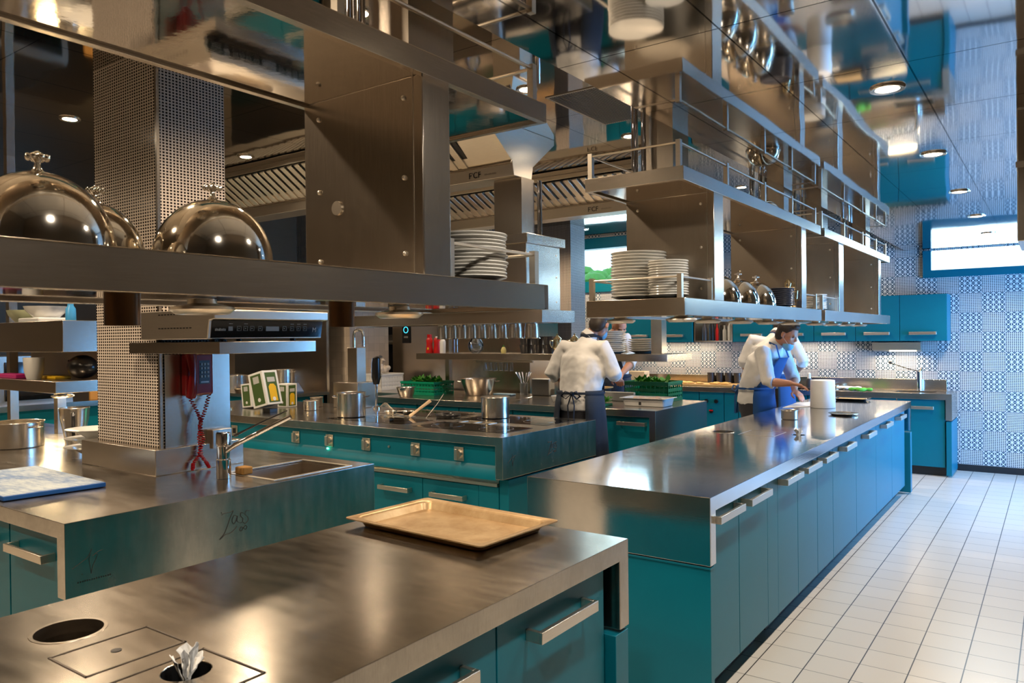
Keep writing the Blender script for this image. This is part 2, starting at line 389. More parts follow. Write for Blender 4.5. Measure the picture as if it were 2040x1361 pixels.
# garden seen through the back windows
sh = MB()
struct(MB().box(-12, 2, YF+.13, 14, -.05, 0), 'trim_1', plain('garden_soil', (.10, .08, .05), .9))
for k in range(150):
    x = -7.4+random.random()*4; sh.ell((x, 11.2+random.random()*.8, .15+random.random()*2.5), .28, .25, .2, seg=7, rings=5)
single(sh, 'garden_hedge', LEAF, 'green hedge outside the high window behind the cooks', 'hedge', (-5.4, 11.6, 0))['kind'] = 'stuff'

# ceiling downlights
dl = thing('ceiling_downlight', 'x', 'ceiling light', (0, 0, 0), 'round recessed ceiling downlights')
MB().lathe([(.044, -.001), (.044, -.006), (.062, -.009), (.066, -.002), (.066, .0)], (0, 0, 0), 32).build('trim_ring', STEEL, dl, (0, 0, 0))
MB().lathe([(.0001, -.004), (.044, -.004), (.044, -.002)], (0, 0, 0), 28).build('lens', LEDW, dl, (0, 0, 0))
first = True
lights = [(-.53, .57, SOFF, 0), (-.53, 1.92, SOFF, 0), (-.53, 3.27, SOFF, 0), (-.53, 4.62, SOFF, 0), (-.53, 5.97, SOFF, 0), (-.53, 7.32, SOFF, 0), (-.53, 8.67, SOFF, 0)]
for x in (-2.57, -5.32, -8.0):
    for y in (-.27, 1.08, 2.43, 3.78, 5.13, 7.6, 9.2): lights.append((x, y, CEIL, 1))
for i, (x, y, z, k) in enumerate(lights):
    if k == 0: lab = 'round white downlight in the low polished ceiling over the aisle, %s along the row' % NTH[i]
    else:
        j = (i-7) % 7; r = (i-7)//7
        lab = 'round warm downlight in the high ceiling, %s of the %s row' % (NTH[j], ('row above the tray island', 'row above the tiled pillar', 'far left')[r].replace('row ', ''))
    o = dl if first else dup(dl, (x, y, z)); first = False
    o.location = (x, y, z); o['label'] = lab
    spot('downlight_lamp', (x, y, z-.03), 44 if k == 0 else 62, WHITE if k == 0 else WARM)

# ventilation grille in the high ceiling
g = thing('ceiling_grille', 'perforated dark square grille in the polished ceiling beside the steel duct', 'vent', (-2.2, 4.35, CEIL))
MB().box(-2.57, -1.86, 3.98, 4.74, CEIL-.004, CEIL-.001).build('plate', STEELD, g)
gm = MB()
for i in range(45): gm.box(-2.55+i*.0153, -2.543+i*.0153, 4.0, 4.72, CEIL-.006, CEIL-.0035)
gm.build('slots', BLACK, g)['kind'] = 'stuff'

# hanging steel cover at the right edge
hd = thing('hanging_steel_duct', 'brown steel duct hanging from the low ceiling at the right edge', 'duct', (.12, 3.95, 1.95))
MB().box(-.135, .35, 3.92, 4.4, 1.955, SOFF).build('casing', STEELV, hd, None, .004)
MB().box(-.139, .354, 3.916, 4.404, 2.27, 2.295).build('band', HANDLE, hd)

# ------------------------------------------------------------------ pillars
MOS = mosaic('mosaic_small_squares', (.016, .009, .006), (.74, .64, .54))
MOSB = mosaic('mosaic_small_squares_back', (.06, .04, .03), (.62, .54, .46))
p = thing('mosaic_pillar', 'square pillar covered in small dark mosaic tiles standing in the sink island', 'pillar', (-3.975, 2.28, .9))
MB().box(-4.30, -3.665, 2.09, 2.47, .9, CEIL).build('shaft', MOS, p, smooth=False)
MB().box(-4.365, -3.615, 2.03, 2.53, .9, 1.03).build('base', STEEL, p, None, .003)
MB().box(-3.677, -3.66, 2.084, 2.10, 1.03, CEIL).build('corner_strip', STEELV, p)
MB().box(-3.664, -3.652, 2.105, 2.475, 1.03, 1.50).build('side_plate', STEELV, p)
p = thing('mosaic_pillar', 'tall mosaic pillar in the background beside the high window', 'pillar', (-5.5, 8.8, 0))
MB().box(-5.86, -5.2, 8.63, 9.0, 0, CEIL).build('shaft', MOSB, p, smooth=False)
p = thing('tiled_pillar', 'beige tiled square pillar in the background left of the ovens', 'pillar', (-7.8, 7.2, 0))
MB().box(-8.16, -7.43, 6.8, 7.5, 0, CEIL).build('shaft', BEIGE, p, smooth=False)

# ------------------------------------------------------------------ worktops and cabinets
TZ, LZ, AZ = .90, .838, .616
def worktop(name, label, x0, x1, y0, y1, ends, mat, holes=()):
    t = thing(name, label, 'worktop', ((x0+x1)/2, (y0+y1)/2, TZ-.06)); T = .062
    if 'x1' in ends:
        o = MB().prism([(x0, LZ), (x1-T, LZ), (x1-T, AZ), (x1, AZ), (x1, TZ), (x0, TZ)], 'y', y0, y1).build('top', mat, t, smooth=False)
    else:
        pr = [(y0, LZ)] if 'y0' not in ends else [(y0, AZ), (y0+T, AZ), (y0+T, LZ)]
        pr += [(y1-T, LZ), (y1-T, AZ), (y1, AZ)] if 'y1' in ends else [(y1, LZ)]
        pr += [(y1, TZ), (y0, TZ)]
        o = MB().prism(pr, 'x', x0, x1).build('top', mat, t, smooth=False)
    if holes: cut(o, holes)
    bev(o, .002)
    return t
def hole_cyl(x, y, r): return MB().lathe([(.0001, LZ-.05), (r, LZ-.05), (r, TZ+.05), (.0001, TZ+.05)], (x, y, 0), 48)
def hole_box(x0, x1, y0, y1): return MB().box(x0, x1, y0, y1, LZ-.05, TZ+.05)
def bar_handle(mb, axis, a, b, face, z, out=1, h=.032, d=.055):
    """flat bar handle from a to b along `axis` in front of plane `face`"""
    t = .013
    def bx(u0, u1, w0, w1):
        if axis == 'y': mb.box(w0, w1, u0, u1, z-h/2, z+h/2)
        else: mb.box(u0, u1, w0, w1, z-h/2, z+h/2)
    bx(a, b, face+out*(d-t), face+out*d)
    bx(a, a+t, face, face+out*(d-t)); bx(b-t, b, face, face+out*(d-t))
    return mb
def cabinet(label, axis, a0, a1, face, depth, z0, z1, out, handle=True, hz=None, hl=.32, hc=None, group=None, name='base_cabinet', drawers=1, plinth=True, cat='cabinet', bt=None):
    """front plane at `face`, facing `out` along the other axis; body goes back by depth"""
    other = face-out*depth
    cx = (a0+a1)/2
    def bx(mb, u0, u1, w0, w1, zz0, zz1):
        return mb.box(w0, w1, u0, u1, zz0, zz1) if axis == 'y' else mb.box(u0, u1, w0, w1, zz0, zz1)
    loc = ((face+other)/2, cx, z0-.09 if plinth else z0) if axis == 'y' else (cx, (face+other)/2, z0-.09 if plinth else z0)
    t = thing(name, label, cat, loc, group)
    bx(MB(), a0+.001, a1-.001, other, face-out*.02, z0, bt or z1-.003).build('body', TEAL, t, smooth=False)
    if plinth: bx(MB(), a0+.001, a1-.001, other, face-out*.07, z0-.095, z0).build('plinth', RUBBER, t, smooth=False)
    n = drawers; H = (z1-z0)/n
    for i in range(n):
        d = bx(MB(), a0+.003, a1-.003, face-out*.019, face, z0+i*H+.002, z0+(i+1)*H-.003).build('door' if n == 1 else 'drawer', TEAL, t, None, .0015)
        if handle:
            c = hc if hc is not None else cx; L = min(hl, (a1-a0)-.05)
            bar_handle(MB(), axis, c-L/2, c+L/2, face, hz if hz is not None else z0+(i+1)*H-.075, out).build('handle', HANDLE, d, None, .0015)
    return t

CHUTE = plain('dark_bin_chute', (.10, .075, .05), .35, .8)
# island A (foreground) : x -2.10..-1.155, y -0.9..2.265
AX0, AX1 = -2.098, -1.155
def ring(x, y, r, w=.006, z=TZ): return MB().lathe([(r-.002, z-.03), (r-.002, z+.0012), (r+w, z+.0012), (r+w+.001, z)], (x, y, 0), 48)
wa = worktop('worktop', 'worn steel worktop in the foreground with a round bin hole and baking tray', AX0, AX1, -.95, 2.265, ['y1'], TOP_A,
    [hole_cyl(-1.868, .835, .074), hole_cyl(-1.441, .868, .048)])
ring(-1.868, .835, .074).build('hole_rim', STEEL, wa)
MB().lathe([(.0745, TZ-.002), (.0735, TZ-.25), (.0001, TZ-.25)], (-1.868, .835, 0), 40).build('chute', CHUTE, wa)
MB().lathe([(.0475, TZ-.002), (.046, TZ-.055), (.0001, TZ-.055)], (-1.441, .868, 0), 32).build('chute', BLACK, wa)  # shallow cup, coloured black in place of a deep hole's shade
for (x0, x1, y0, y1, hx, hy) in ((-1.742, -1.578, .735, .952, -1.662, .839), (-1.514, -1.297, .70, .953, None, None)):
    fr = MB()
    w = .0042
    fr.box(x0, x1, y0, y0+w, TZ, TZ+.0016).box(x0, x1, y1-w, y1, TZ, TZ+.0016).box(x0, x0+w, y0, y1, TZ, TZ+.0016).box(x1-w, x1, y0, y1, TZ, TZ+.0016)
    fr.build('lid_frame', plain('lid_gap', (.12, .10, .08), .4, .7), wa)
    if hx: MB().cyl((hx, hy, TZ+.0002), .011, .001).build('finger_hole', BLACK, wa)
for i, (a, b) in enumerate(((1.575, 2.15), (.99, 1.575), (.40, .99))):
    cabinet('teal cabinet with steel bar handle under the tray island, %s from its far end' % ('first', 'second', 'third')[i], 'y', a, b, AX1-.03, .40, .10, LZ, 1, True, .755, .31, None, 'cabinets of the tray island')
cabinet('teal rear cabinet of the tray island facing the sink island, near half', 'y', .1, .74, AX0+.03, .45, .10, LZ, -1, False)
cabinet('teal rear cabinet of the tray island facing the sink island, far half', 'y', .93, 2.15, AX0+.03, .45, .10, LZ, -1, False)
single(MB().box(AX0+.03, AX1-.002, 2.175, 2.262, .02, AZ-.012), 'end_panel', TEAL, 'teal end panel under the steel apron of the tray island', 'panel', (-1.6, 2.2, .02), None, .002)
single(MB().box(AX0+.04, AX1-.045, 2.153, 2.174, .02, LZ-.005), 'filler_panel', TEAL, 'narrow teal filler beside the far cabinet of the tray island', 'panel', (-1.6, 2.16, .02))

# island C (right, long)
CX0, CX1, CY0, CY1 = -2.07, -1.160, 3.01, 8.31
wc = worktop('worktop', 'long polished steel worktop along the right aisle with pans and paper roll', CX0, CX1, CY0, CY1, ['y0', 'y1'], TOP_C,
    [hole_cyl(-1.872, 5.11, .073), hole_cyl(-1.394, 5.20, .042)])
MB().lathe([(.0725, TZ-.002), (.072, TZ-.25), (.0001, TZ-.25)], (-1.872, 5.11, 0), 40).build('chute', CHUTE, wc)
ring(-1.872, 5.11, .073).build('hole_rim', STEEL, wc)
MB().lathe([(.0415, TZ-.002), (.041, TZ-.055), (.0001, TZ-.055)], (-1.394, 5.20, 0), 32).build('chute', BLACK, wc)  # shallow too: its black colour stands for the dark of a deeper shaft
fr = MB(); x0, x1, y0, y1 = -1.74, -1.50, 5.02, 5.30
for a in ((x0, x1, y0, y0+.004), (x0, x1, y1-.004, y1), (x0, x0+.004, y0, y1), (x1-.004, x1, y0, y1)): fr.box(*a, TZ, TZ+.001)
fr.build('lid_frame', STEELD, wc)
ys = [3.075, 3.445, 3.87, 4.04, 4.42, 4.85, 5.25, 5.96, 6.71, 7.43, 8.12]
k = 0
for i in range(10):
    a, b = ys[i], ys[i+1]
    if i == 2:
        single(MB().box(CX1-.05, CX1-.032, a, b, .10, LZ-.003), 'filler_panel', TEAL, 'narrow teal filler panel between cabinet doors of the long right island', 'panel', (CX1-.04, 3.95, .1)); continue
    cabinet('teal cabinet with bar handle under the long right island, %s from the near corner' % NTH[k].replace('nearest', 'first'), 'y', a, b, CX1-.032, .40, .10, LZ, 1, True, .795, .31, (a+b)/2-.03, 'cabinets along the right side of the long island'); k += 1
cabinet('teal back cabinets on the left side of the long island, near half', 'y', CY0+.07, 5.02, CX0+.03, .38, .10, LZ, -1, False)
cabinet('teal back cabinets on the left side of the long island, far half', 'y', 5.2, 8.12, CX0+.03, .38, .10, LZ, -1, False)
single(MB().box(CX0+.02, CX1-.006, CY0+.012, CY0+.05, .02, AZ-.014).box(CX0+.02, CX1-.002, CY0+.004, CY0+.05, AZ-.016, AZ-.006), 'end_panel', TEAL, 'large teal end panel under the near apron of the long right island', 'panel', (-1.6, 3.05, .02), None, .002)
single(MB().box(CX0+.02, CX1+.005, 8.22, 8.305, .02, AZ-.014), 'end_panel', TEAL, 'teal end panel projecting at the far end of the long right island', 'panel', (-1.6, 8.26, .02), None, .002)

# island B (sink, phone pillar)
BX1, BY0, BY1 = -2.975, 1.319, 2.885
wbt = worktop('worktop', 'steel sink worktop around the mosaic pillar with a signed green-grey end apron', -6.9, BX1, BY0, BY1, ['x1'], TOP_B, [hole_box(-3.40, -3.045, 2.30, 2.755)])
sk = MB()
x0, x1, y0, y1, zb = -3.40, -3.045, 2.30, 2.755, .79
sk.box(x0, x0+.004, y0, y1, zb, TZ-.012).box(x1-.004, x1, y0, y1, zb, TZ-.012).box(x0, x1, y0, y0+.004, zb, TZ-.012).box(x0, x1, y1-.004, y1, zb, TZ-.012).box(x0, x1, y0, y1, zb-.004, zb)
sk.build('sink_bowl', STEELD, wbt)
MB().box(x0-.02, x0, y0-.02, y1+.02, TZ, TZ+.002).box(x1, x1+.02, y0-.02, y1+.02, TZ, TZ+.002).box(x0, x1, y0-.02, y0, TZ, TZ+.002).box(x0, x1, y1, y1+.02, TZ, TZ+.002).build('sink_rim', HANDLE, wbt)
cabinet('teal cabinet with bar handle under the near left end of the sink island', 'x', -3.52, -3.045, BY0+.03, .6, .10, LZ, -1, True, .748, .33, -3.28)
cabinet('teal cabinet cut by the left edge, next along the sink island', 'x', -4.05, -3.525, BY0+.03, .6, .10, LZ, -1, True, .748, .33)
cabinet('teal rear cabinets of the sink island facing the cooking suite', 'x', -6.8, -3.45, BY1-.03, .6, .10, LZ, 1, False)
single(MB().box(BX1-.05, BX1-.006, BY0+.02, BY1-.02, .02, AZ-.014), 'end_panel', TEAL, 'teal end panel below the signed apron of the sink island', 'panel', (BX1, 2.1, .02))

# signatures drawn as thin strokes on aprons facing +x
def strokes(parent, name, paths, x, yc, zc, sc, r, mat=INK):
    mb = MB()
    for pth in paths:
        P = [(x, yc+a*sc, zc+b*sc) for a, b in pth]
        # smooth
        Q = []
        for i in range(len(P)-1):
            p0 = P[max(i-1, 0)]; p1 = P[i]; p2 = P[i+1]; p3 = P[min(i+2, len(P)-1)]
            for k in range(6):
                t = k/6; Q.append(tuple(.5*((2*p1[j])+(-p0[j]+p2[j])*t+(2*p0[j]-5*p1[j]+4*p2[j]-p3[j])*t*t+(-p0[j]+3*p1[j]-3*p2[j]+p3[j])*t**3) for j in range(3)))
        Q.append(P[-1])
        mb.loft(Q, [(r, r)]*len(Q), None, 5)
    return mb.build(name, mat, parent)
ZASS = [[(-.52, .50), (-.50, .44)], [(-.5, .36), (-.42, .42), (-.1, .42), (.05, .46), (-.1, .2), (-.25, -.15), (-.4, -.42), (-.62, -.62), (-.35, -.48), (-.1, -.45), (.15, -.3), (.2, -.22)],
    [(.22, .18), (.08, .25), (-.02, .05), (.05, -.1), (.16, .0), (.24, .2), (.22, -.02), (.3, -.08)],
    [(.55, .25), (.42, .3), (.4, .16), (.5, .04), (.46, -.12), (.34, -.12)], [(.85, .3), (.68, .34), (.62, .2), (.74, .06), (.76, -.1), (.6, -.2), (.52, -.12)],
    [(.42, -.3), (.34, -.4), (.42, -.48), (.5, -.38), (.44, -.3)], [(.62, -.28), (.54, -.36), (.62, -.46), (.7, -.36), (.62, -.28)]]
AV = [[(-.95, -.12), (-.5, .12), (-.15, .33), (.08, .72)], [(.0, .45), (-.08, .2), (-.02, -.2), (.03, -.6)], [(.03, -.6), (.12, -.2), (.28, .12), (.36, .4), (.1, .35)], [(.2, .42), (.45, .52), (.65, .55)], [(-.45, -.5), (-.43, -.55)]]
strokes(wbt, 'signature', ZASS, BX1+.0006, 2.02, .765, .105, .0016)
strokes(wbt, 'monogram', AV, BX1+.0006, 1.41, .735, .07, .0010)
faint_print(wbt, (BX1+.0002, 1.362, .668), (0, 1, 0), (0, 0, 1), 15, .0085, .0045, .007, .0005, INK)

# suite D (cooking)
DX1, DY0, DY1 = -3.0, 4.08, 5.34
wd = worktop('worktop', 'steel cooking suite top with black glass hobs and a blue-lit signed apron', -7.4, DX1, DY0, DY1, ['x1'], TOP_B)
for (a, b, c, d) in ((-3.98, -3.12, 4.26, 4.62), (-3.98, -3.12, 4.80, 5.22), (-5.0, -4.12, 4.30, 4.66), (-5.0, -4.12, 4.84, 5.22)):
    gm = MB().box(a, b, c, d, TZ, TZ+.0015).build('hob_glass', GLASSK, wd)
    for u in (a+.2, b-.2):
        MB().lathe([(.125, TZ+.0016), (.125, TZ+.0020), (.1275, TZ+.0020), (.1275, TZ+.0016)], (u, (c+d)/2, 0), 40).build('zone_ring', STEELD, gm)
for (a, c) in ((-3.85, 4.63), (-4.75, 4.68)):
    f = MB()
    for (x0, x1, y0, y1) in ((a, a+.30, c, c+.02), (a, a+.30, c+.13, c+.15), (a, a+.02, c, c+.15), (a+.28, a+.30, c, c+.15), (a+.14, a+.16, c, c+.15)): f.box(x0, x1, y0, y1, TZ, TZ+.003)
    f.build('hob_divider', HANDLE, wd)
kp = thing('control_panel', 'teal knob panel along the front of the cooking suite', 'control panel', (-5.2, 4.12, .606))
MB().box(-7.3, DX1-.064, 4.115, 4.18, .606, LZ-.003).build('panel', TEAL, kp)
MB().prism([(4.115, .70), (4.115, .606), (4.085, .606), (4.085, .655)], 'x', -7.3, DX1-.063).build('sloped_ledge', TEAL, kp)
for i, x in enumerate((-6.0, -5.15, -4.74, -4.32, -3.81, -3.40)):
    pl = MB().box(x-.042, x+.042, 4.106, 4.115, .74-.03, .74+.065).build('switch_plate', HANDLE, kp, None, .001)
    pos = [0, 1.0, .45, .3, .3, .3][i]
    if i == 0: MB().box(x-.018, x+.018, 4.102, 4.107, .735, .78).build('socket', BLACK, pl)
    else:
        MB().cyl((x+.004, 4.085, .757), .030, .022, 28, 'y').build('dial', HANDLE, pl)
        MB().box(x-.012, x+.012, 4.068, 4.088, .720, .795).build('grip', HANDLE, pl, None, .002)
MB().cyl((-4.08, 4.106, .757), .009, .01, 16, 'y').build('small_button', HANDLE, kp)
MB().ell((-4.75, 4.098, .694), .012, .006, .008).build('indicator_light', LEDG, kp)
spot('green_indicator', (-4.75, 4.06, .69), .35, (.1, 1, .5), 170, 1, .01, (PI/2, 0, PI))
xs = [-6.9, -6.37, -5.85, -5.33, -4.81, -4.305, -3.786, -3.264, -3.093]
for i in range(8):
    a, b = xs[i], xs[i+1]
    if i == 7: single(MB().box(a, b, 4.155, 4.175, .10, .545), 'filler_panel', TEAL, 'narrow teal panel at the right end of the suite drawers', 'panel', (a, 4.16, .1)); continue
    cabinet('teal drawer unit under the cooking suite, %s from the right end' % NTH[6-i].replace('nearest', 'first'), 'x', a, b, 4.155, .5, .10, .545, -1, True, .445, .31, None, 'drawer units below the cooking suite', 'drawer_unit', 1)
single(MB().box(-7.3, DX1-.095, 4.14, 4.18, .55, .572).box(-7.3, DX1-.095, 4.16, 4.2, .572, .604), 'steel_rail', HANDLE, 'slim steel rail between the knob panel and drawers of the suite', 'rail', (-5, 4.16, .55))
single(MB().box(DX1-.09, DX1-.012, DY0+.08, DY1-.02, .02, AZ-.014), 'end_panel', TEAL, 'bright teal end panel below the apron of the cooking suite', 'panel', (DX1, 4.7, .02), None, .002)
cabinet('teal rear cabinets of the cooking suite facing the cooks', 'x', -7.2, DX1-.1, DY1-.03, .6, .10, LZ, 1, False)
strokes(wd, 'signature', ZASS, DX1+.0006, 4.68, .765, .09, .0022)
strokes(wd, 'monogram', AV, DX1+.0006, 4.19, .73, .06, .0014)

# counter E
EX1, EY0, EY1 = -2.885, 6.205, 7.42
we = worktop('worktop', 'steel preparation worktop behind the cooking suite holding crates and bowls', -6.42, EX1, EY0, EY1, ['x1'], STEEL)
cabinet('teal cabinet with bar handle at the right end of the preparation counter', 'x', -3.50, EX1-.065, EY0+.03, .5, .10, LZ, -1, True, .775, .28, -3.12)
for i, (a, b) in enumerate(((-3.95, -3.505), (-4.45, -3.955), (-5.15, -4.455), (-5.75, -5.155), (-6.4, -5.755))):
    cabinet('plain teal cabinet of the preparation counter, %s left of the handled one' % ('first', 'second', 'third', 'fourth', 'fifth')[i], 'x', a, b, EY0+.03, .5, .10, LZ, -1, i > 1, .775, .3)
single(MB().box(EX1-.06, EX1-.008, EY0+.02, EY1-.02, .02, AZ-.014), 'end_panel', TEAL, 'blue-lit teal end panel under the preparation counter apron', 'panel', (EX1, 6.8, .02))

# back counter F
FX1, FY0, FY1 = -.916, 9.38, 9.965
wf = worktop('worktop', 'steel back counter along the patterned tile wall with sink and upstand', -5.1, FX1, FY0, FY1, ['x1'], STEEL, [hole_box(-1.50, -1.10, 9.50, 9.80)])
MB().box(-1.50, -1.10, 9.50, 9.80, .70, .705).box(-1.5, -1.495, 9.5, 9.8, .705, .88).box(-1.105, -1.1, 9.5, 9.8, .705, .88).box(-1.495, -1.105, 9.795, 9.8, .705, .88).build('sink_bowl', STEELD, wf)
MB().box(-5.1, -1.02, 9.945, 9.966, TZ, 1.025).build('upstand', STEEL, wf, None, .002)
fx = [(-1.455, -.985, True), (-1.93, -1.46, True), (-2.41, -1.935, True), (-2.89, -2.415, True), (-3.245, -2.895, True), (-3.43, -3.25, False), (-3.76, -3.435, 'k'), (-4.2, -3.765, False), (-4.7, -4.205, False)]
for i, (a, b, h) in enumerate(fx):
    c = cabinet('teal base cabinet under the back counter, %s from its right end' % NTH[i].replace('nearest', 'first'), 'x', a, b, FY0+.03, .5, .10, LZ, -1, h is True, .745, .26, None, 'base cabinets along the back wall', bt=.695 if i < 2 else None)
    if h == 'k':
        m = MB()
        for (x, z) in ((-3.66, .72), (-3.53, .72), (-3.595, .59)): m.cyl((x, FY0+.006, z), .024, .026, 16, 'y')
        m.build('dial', BLACK, c); MB().box(-3.62, -3.57, FY0+.002, FY0+.006, .595, .61).build('red_mark', REDB, c)
single(MB().box(FX1-.058, FX1-.006, FY0+.012, FY1, .02, AZ-.014), 'end_panel', TEAL, 'blue teal end panel at the right end of the back counter', 'panel', (FX1, 9.6, .02), None, .002)

# upper cabinets along back wall
ux = [-.978, -1.450, -1.916, -2.384, -2.875, -3.38]
for i in range(5):
    c = cabinet('teal wall cabinet with bar handle above the back counter, %s from the right' % NTH[i].replace('nearest', 'first'), 'x', ux[i+1], ux[i], 9.60, .36, 1.472, 1.995, -1, True, 1.56, .27, None, 'wall cabinets over the back counter', 'wall_cabinet', 1, False)
ux = [-3.92, -4.43, -4.96, -5.18]
for i in range(3):
    cabinet('teal wall cabinet above the far counter behind the plates, %s from the bottle shelf' % ('first', 'second', 'third')[i], 'x', ux[i+1], ux[i], 9.60, .36, 1.472, 1.995, -1, i < 2, 1.56, .27, None, 'wall cabinets behind the plates', 'wall_cabinet', 1, False)
osf = thing('open_wall_shelf', 'steel open shelf box with bottles between the teal wall cabinets', 'shelf', (-3.65, 9.8, 1.472))
MB().box(-3.905, -3.39, 9.62, 9.965, 1.472, 1.49).box(-3.905, -3.39, 9.62, 9.965, 1.98, 1.995).box(-3.905, -3.89, 9.62, 9.965, 1.49, 1.98).box(-3.405, -3.39, 9.62, 9.965, 1.49, 1.98).box(-3.89, -3.405, 9.95, 9.965, 1.49, 1.98).build('casing', STEEL, osf)
for i, (x, m, h, r, nm) in enumerate(((-3.80, GRAYC, .26, .035, 'dark jar'), (-3.70, BLACK, .30, .035, 'black bottle'), (-3.63, REDB, .22, .022, 'red bottle'), (-3.575, BLACK, .2, .022, 'small black bottle'), (-3.53, PLASTW, .2, .024, 'white bottle'), (-3.46, PAPER, .27, .026, 'white paper roll'))):
    single(MB().lathe([(.0001, 0), (r, 0), (r, h*.65), (r*.45, h*.8), (r*.45, h), (.0001, h)], (0, 0, 0), 16), 'bottle', m, '%s standing in the open steel wall shelf' % nm, 'bottle', (x, 9.72, 1.490), 'bottles in the open wall shelf', world=False)
lf = thing('under_cabinet_light', 'warm lit steel strip light under the rightmost wall cabinets', 'lamp', (-1.52, 9.88, 1.40))
MB().prism([(9.96, 1.345), (9.84, 1.365), (9.82, 1.455), (9.96, 1.465)], 'x', -1.78, -1.27).build('housing', HANDLE, lf)
MB().box(-1.60, -1.32, 9.845, 9.90, 1.350, 1.356).build('tube', TUBE, lf)
area('under_cabinet_glow', (-1.52, 9.85, 1.34), (-.3, 0, 0), .45, .05, 4, (1, .78, .48))
for x in (-2.6, -4.2): area('under_cabinet_glow', (x, 9.78, 1.465), (0, 0, 0), 1.0, .04, 4, (1, .80, .55))
# ------------------------------------------------------------------ hanging gantries
LZ0, LZ1, UZ0, UZ1 = 1.656, 1.735, 2.252, 2.314
GX0, GX1 = -1.82, -1.325
def tray_shelf(t, nm, x0, x1, y0, y1, z0, z1):
    f = .022
    m = MB().box(x0, x1, y0, y0+f, z0, z1).box(x0, x1, y1-f, y1, z0, z1).box(x0, x0+f, y0+f, y1-f, z0, z1).box(x1-f, x1, y0+f, y1-f, z0, z1)
    m.box(x0+f, x1-f, y0+f, y1-f, z1-.01, z1-.002)
    o = m.build(nm, STEEL, t, None, .002)
    MB().box(x0+f+.001, x1-f-.001, y0+f+.001, y1-f-.001, z0+.008, z0+.016).build('underside', UNDER, o)
    return o
def rail(t, pts, z0, h, mid=()):
    m = MB(); b = .0085
    for (x, y) in list(pts)+list(mid): m.box(x-.011, x+.011, y-.011, y+.011, z0, z0+h)
    for i in range(len(pts)-1):
        (ax, ay), (bx, by) = pts[i], pts[i+1]
        m.loft([(ax, ay, z0+h-.012), (bx, by, z0+h-.012)], [(.005, .008)]*2, (0, 0, 1), 8)
    return m.build('guard_rail', HANDLE, t)
def upright(t, y0, y1, x0, x1, z0, z1, disc=False):
    o = MB().box(x0, x1, y0, y1, z0, z1).build('upright_box', STEELV, t, None, .003)
    b = MB()
    for (u, w) in ((.14, .12), (.86, .12), (.14, .5), (.86, .5), (.14, .9), (.86, .9)):
        b.ell((x0+(x1-x0)*u, y0-.002, z0+(z1-z0)*w), .007, .006, .007, seg=10, rings=6)
    b.build('bolts', HANDLE, o)
    MB().box(x0+(x1-x0)*.925, x0+(x1-x0)*.932, y0-.0008, y0, z0, z1).build('edge_seam', STEELD, o)
    if disc: MB().cyl((x0+(x1-x0)*.30, y0-.005, z0+(z1-z0)*.40), .020, .005, 28, 'y').build('cover_disc', HANDLE, o)
    return o
def heat(t, x, y, z, kind):
    if kind == 'c':
        o = MB().lathe([(.0001, z), (.034, z), (.034, z-.062), (.031, z-.062), (.031, z-.02), (.0001, z-.02)], (x, y, 0), 28).build('heat_lamp', BRASS, t)
    else:
        o = MB().lathe([(.0001, z), (.030, z), (.032, z-.010), (.068, z-.018), (.070, z-.024), (.056, z-.034), (.052, z-.034), (.048, z-.022), (.0001, z-.022)], (x, y, 0), 28).build('heat_lamp', HANDLE, t)
        MB().lathe([(.0001, z-.031), (.046, z-.029), (.050, z-.024)], (x, y, 0), 24).build('bulb', LEDH, o)
    return o
def gantry(label, y0, y1, boxes, ducts, lamps, railsL, railsU, disc=False):
    t = thing('hanging_gantry', label, 'gantry', ((GX0+GX1)/2, (y0+y1)/2, LZ0))
    tray_shelf(t, 'lower_shelf', GX0, GX1, y0, y1, LZ0, LZ1)
    tray_shelf(t, 'upper_shelf', GX0, GX1, y0, y1, UZ0, UZ1)
    for (a, b) in boxes: upright(t, a, b, GX0+.008, GX1-.018, LZ1-.004, UZ0+.009, disc)
    for (yy, xx) in ducts:
        MB().box(xx-.07, xx+.09, yy, yy+.20, UZ1-.006, CEIL).build('duct', STEELV, t)
        d = MB().tube([(xx-.11, yy-.03, UZ1-.006), (xx-.11, yy-.03, CEIL)], .018, 14); d.tube([(xx-.05, yy-.05, UZ1-.006), (xx-.05, yy-.05, CEIL)], .013, 12)
        d.build('hanging_pipe', CHROME, t)
    for l in lamps: heat(t, *l)
    for (pts, mid) in railsL: rail(t, pts, LZ1-.004, .112, mid)
    for (pts, mid) in railsU: rail(t, pts, UZ1-.004, .128, mid)
    return t
xi, xo = GX1-.035, GX0+.013
g1 = gantry('large brown-lit steel gantry in the foreground holding silver domes and white plates', -.9, 2.06, [(-.16, -.05), (1.49, 1.60)], [(1.62, -1.6), (-.4, -1.6)],
    [(-1.56, .81, LZ0+.008, 'c'), (-1.56, 1.40, LZ0+.008, 'c'), (-1.56, .99, LZ0+.006, 'd'), (-1.56, 1.62, LZ0+.006, 'd'), (-1.56, .45, LZ0+.006, 'd'), (-1.56, .2, LZ0+.008, 'c')],
    [([(xi, 1.61), (xi, 2.03), (xo, 2.03), (xo, 1.61)], ())], [([(xi, -.8), (xi, 2.03), (xo, 2.03), (xo, -.8)], ((xi, 1.22), (xi, .4)))], True)
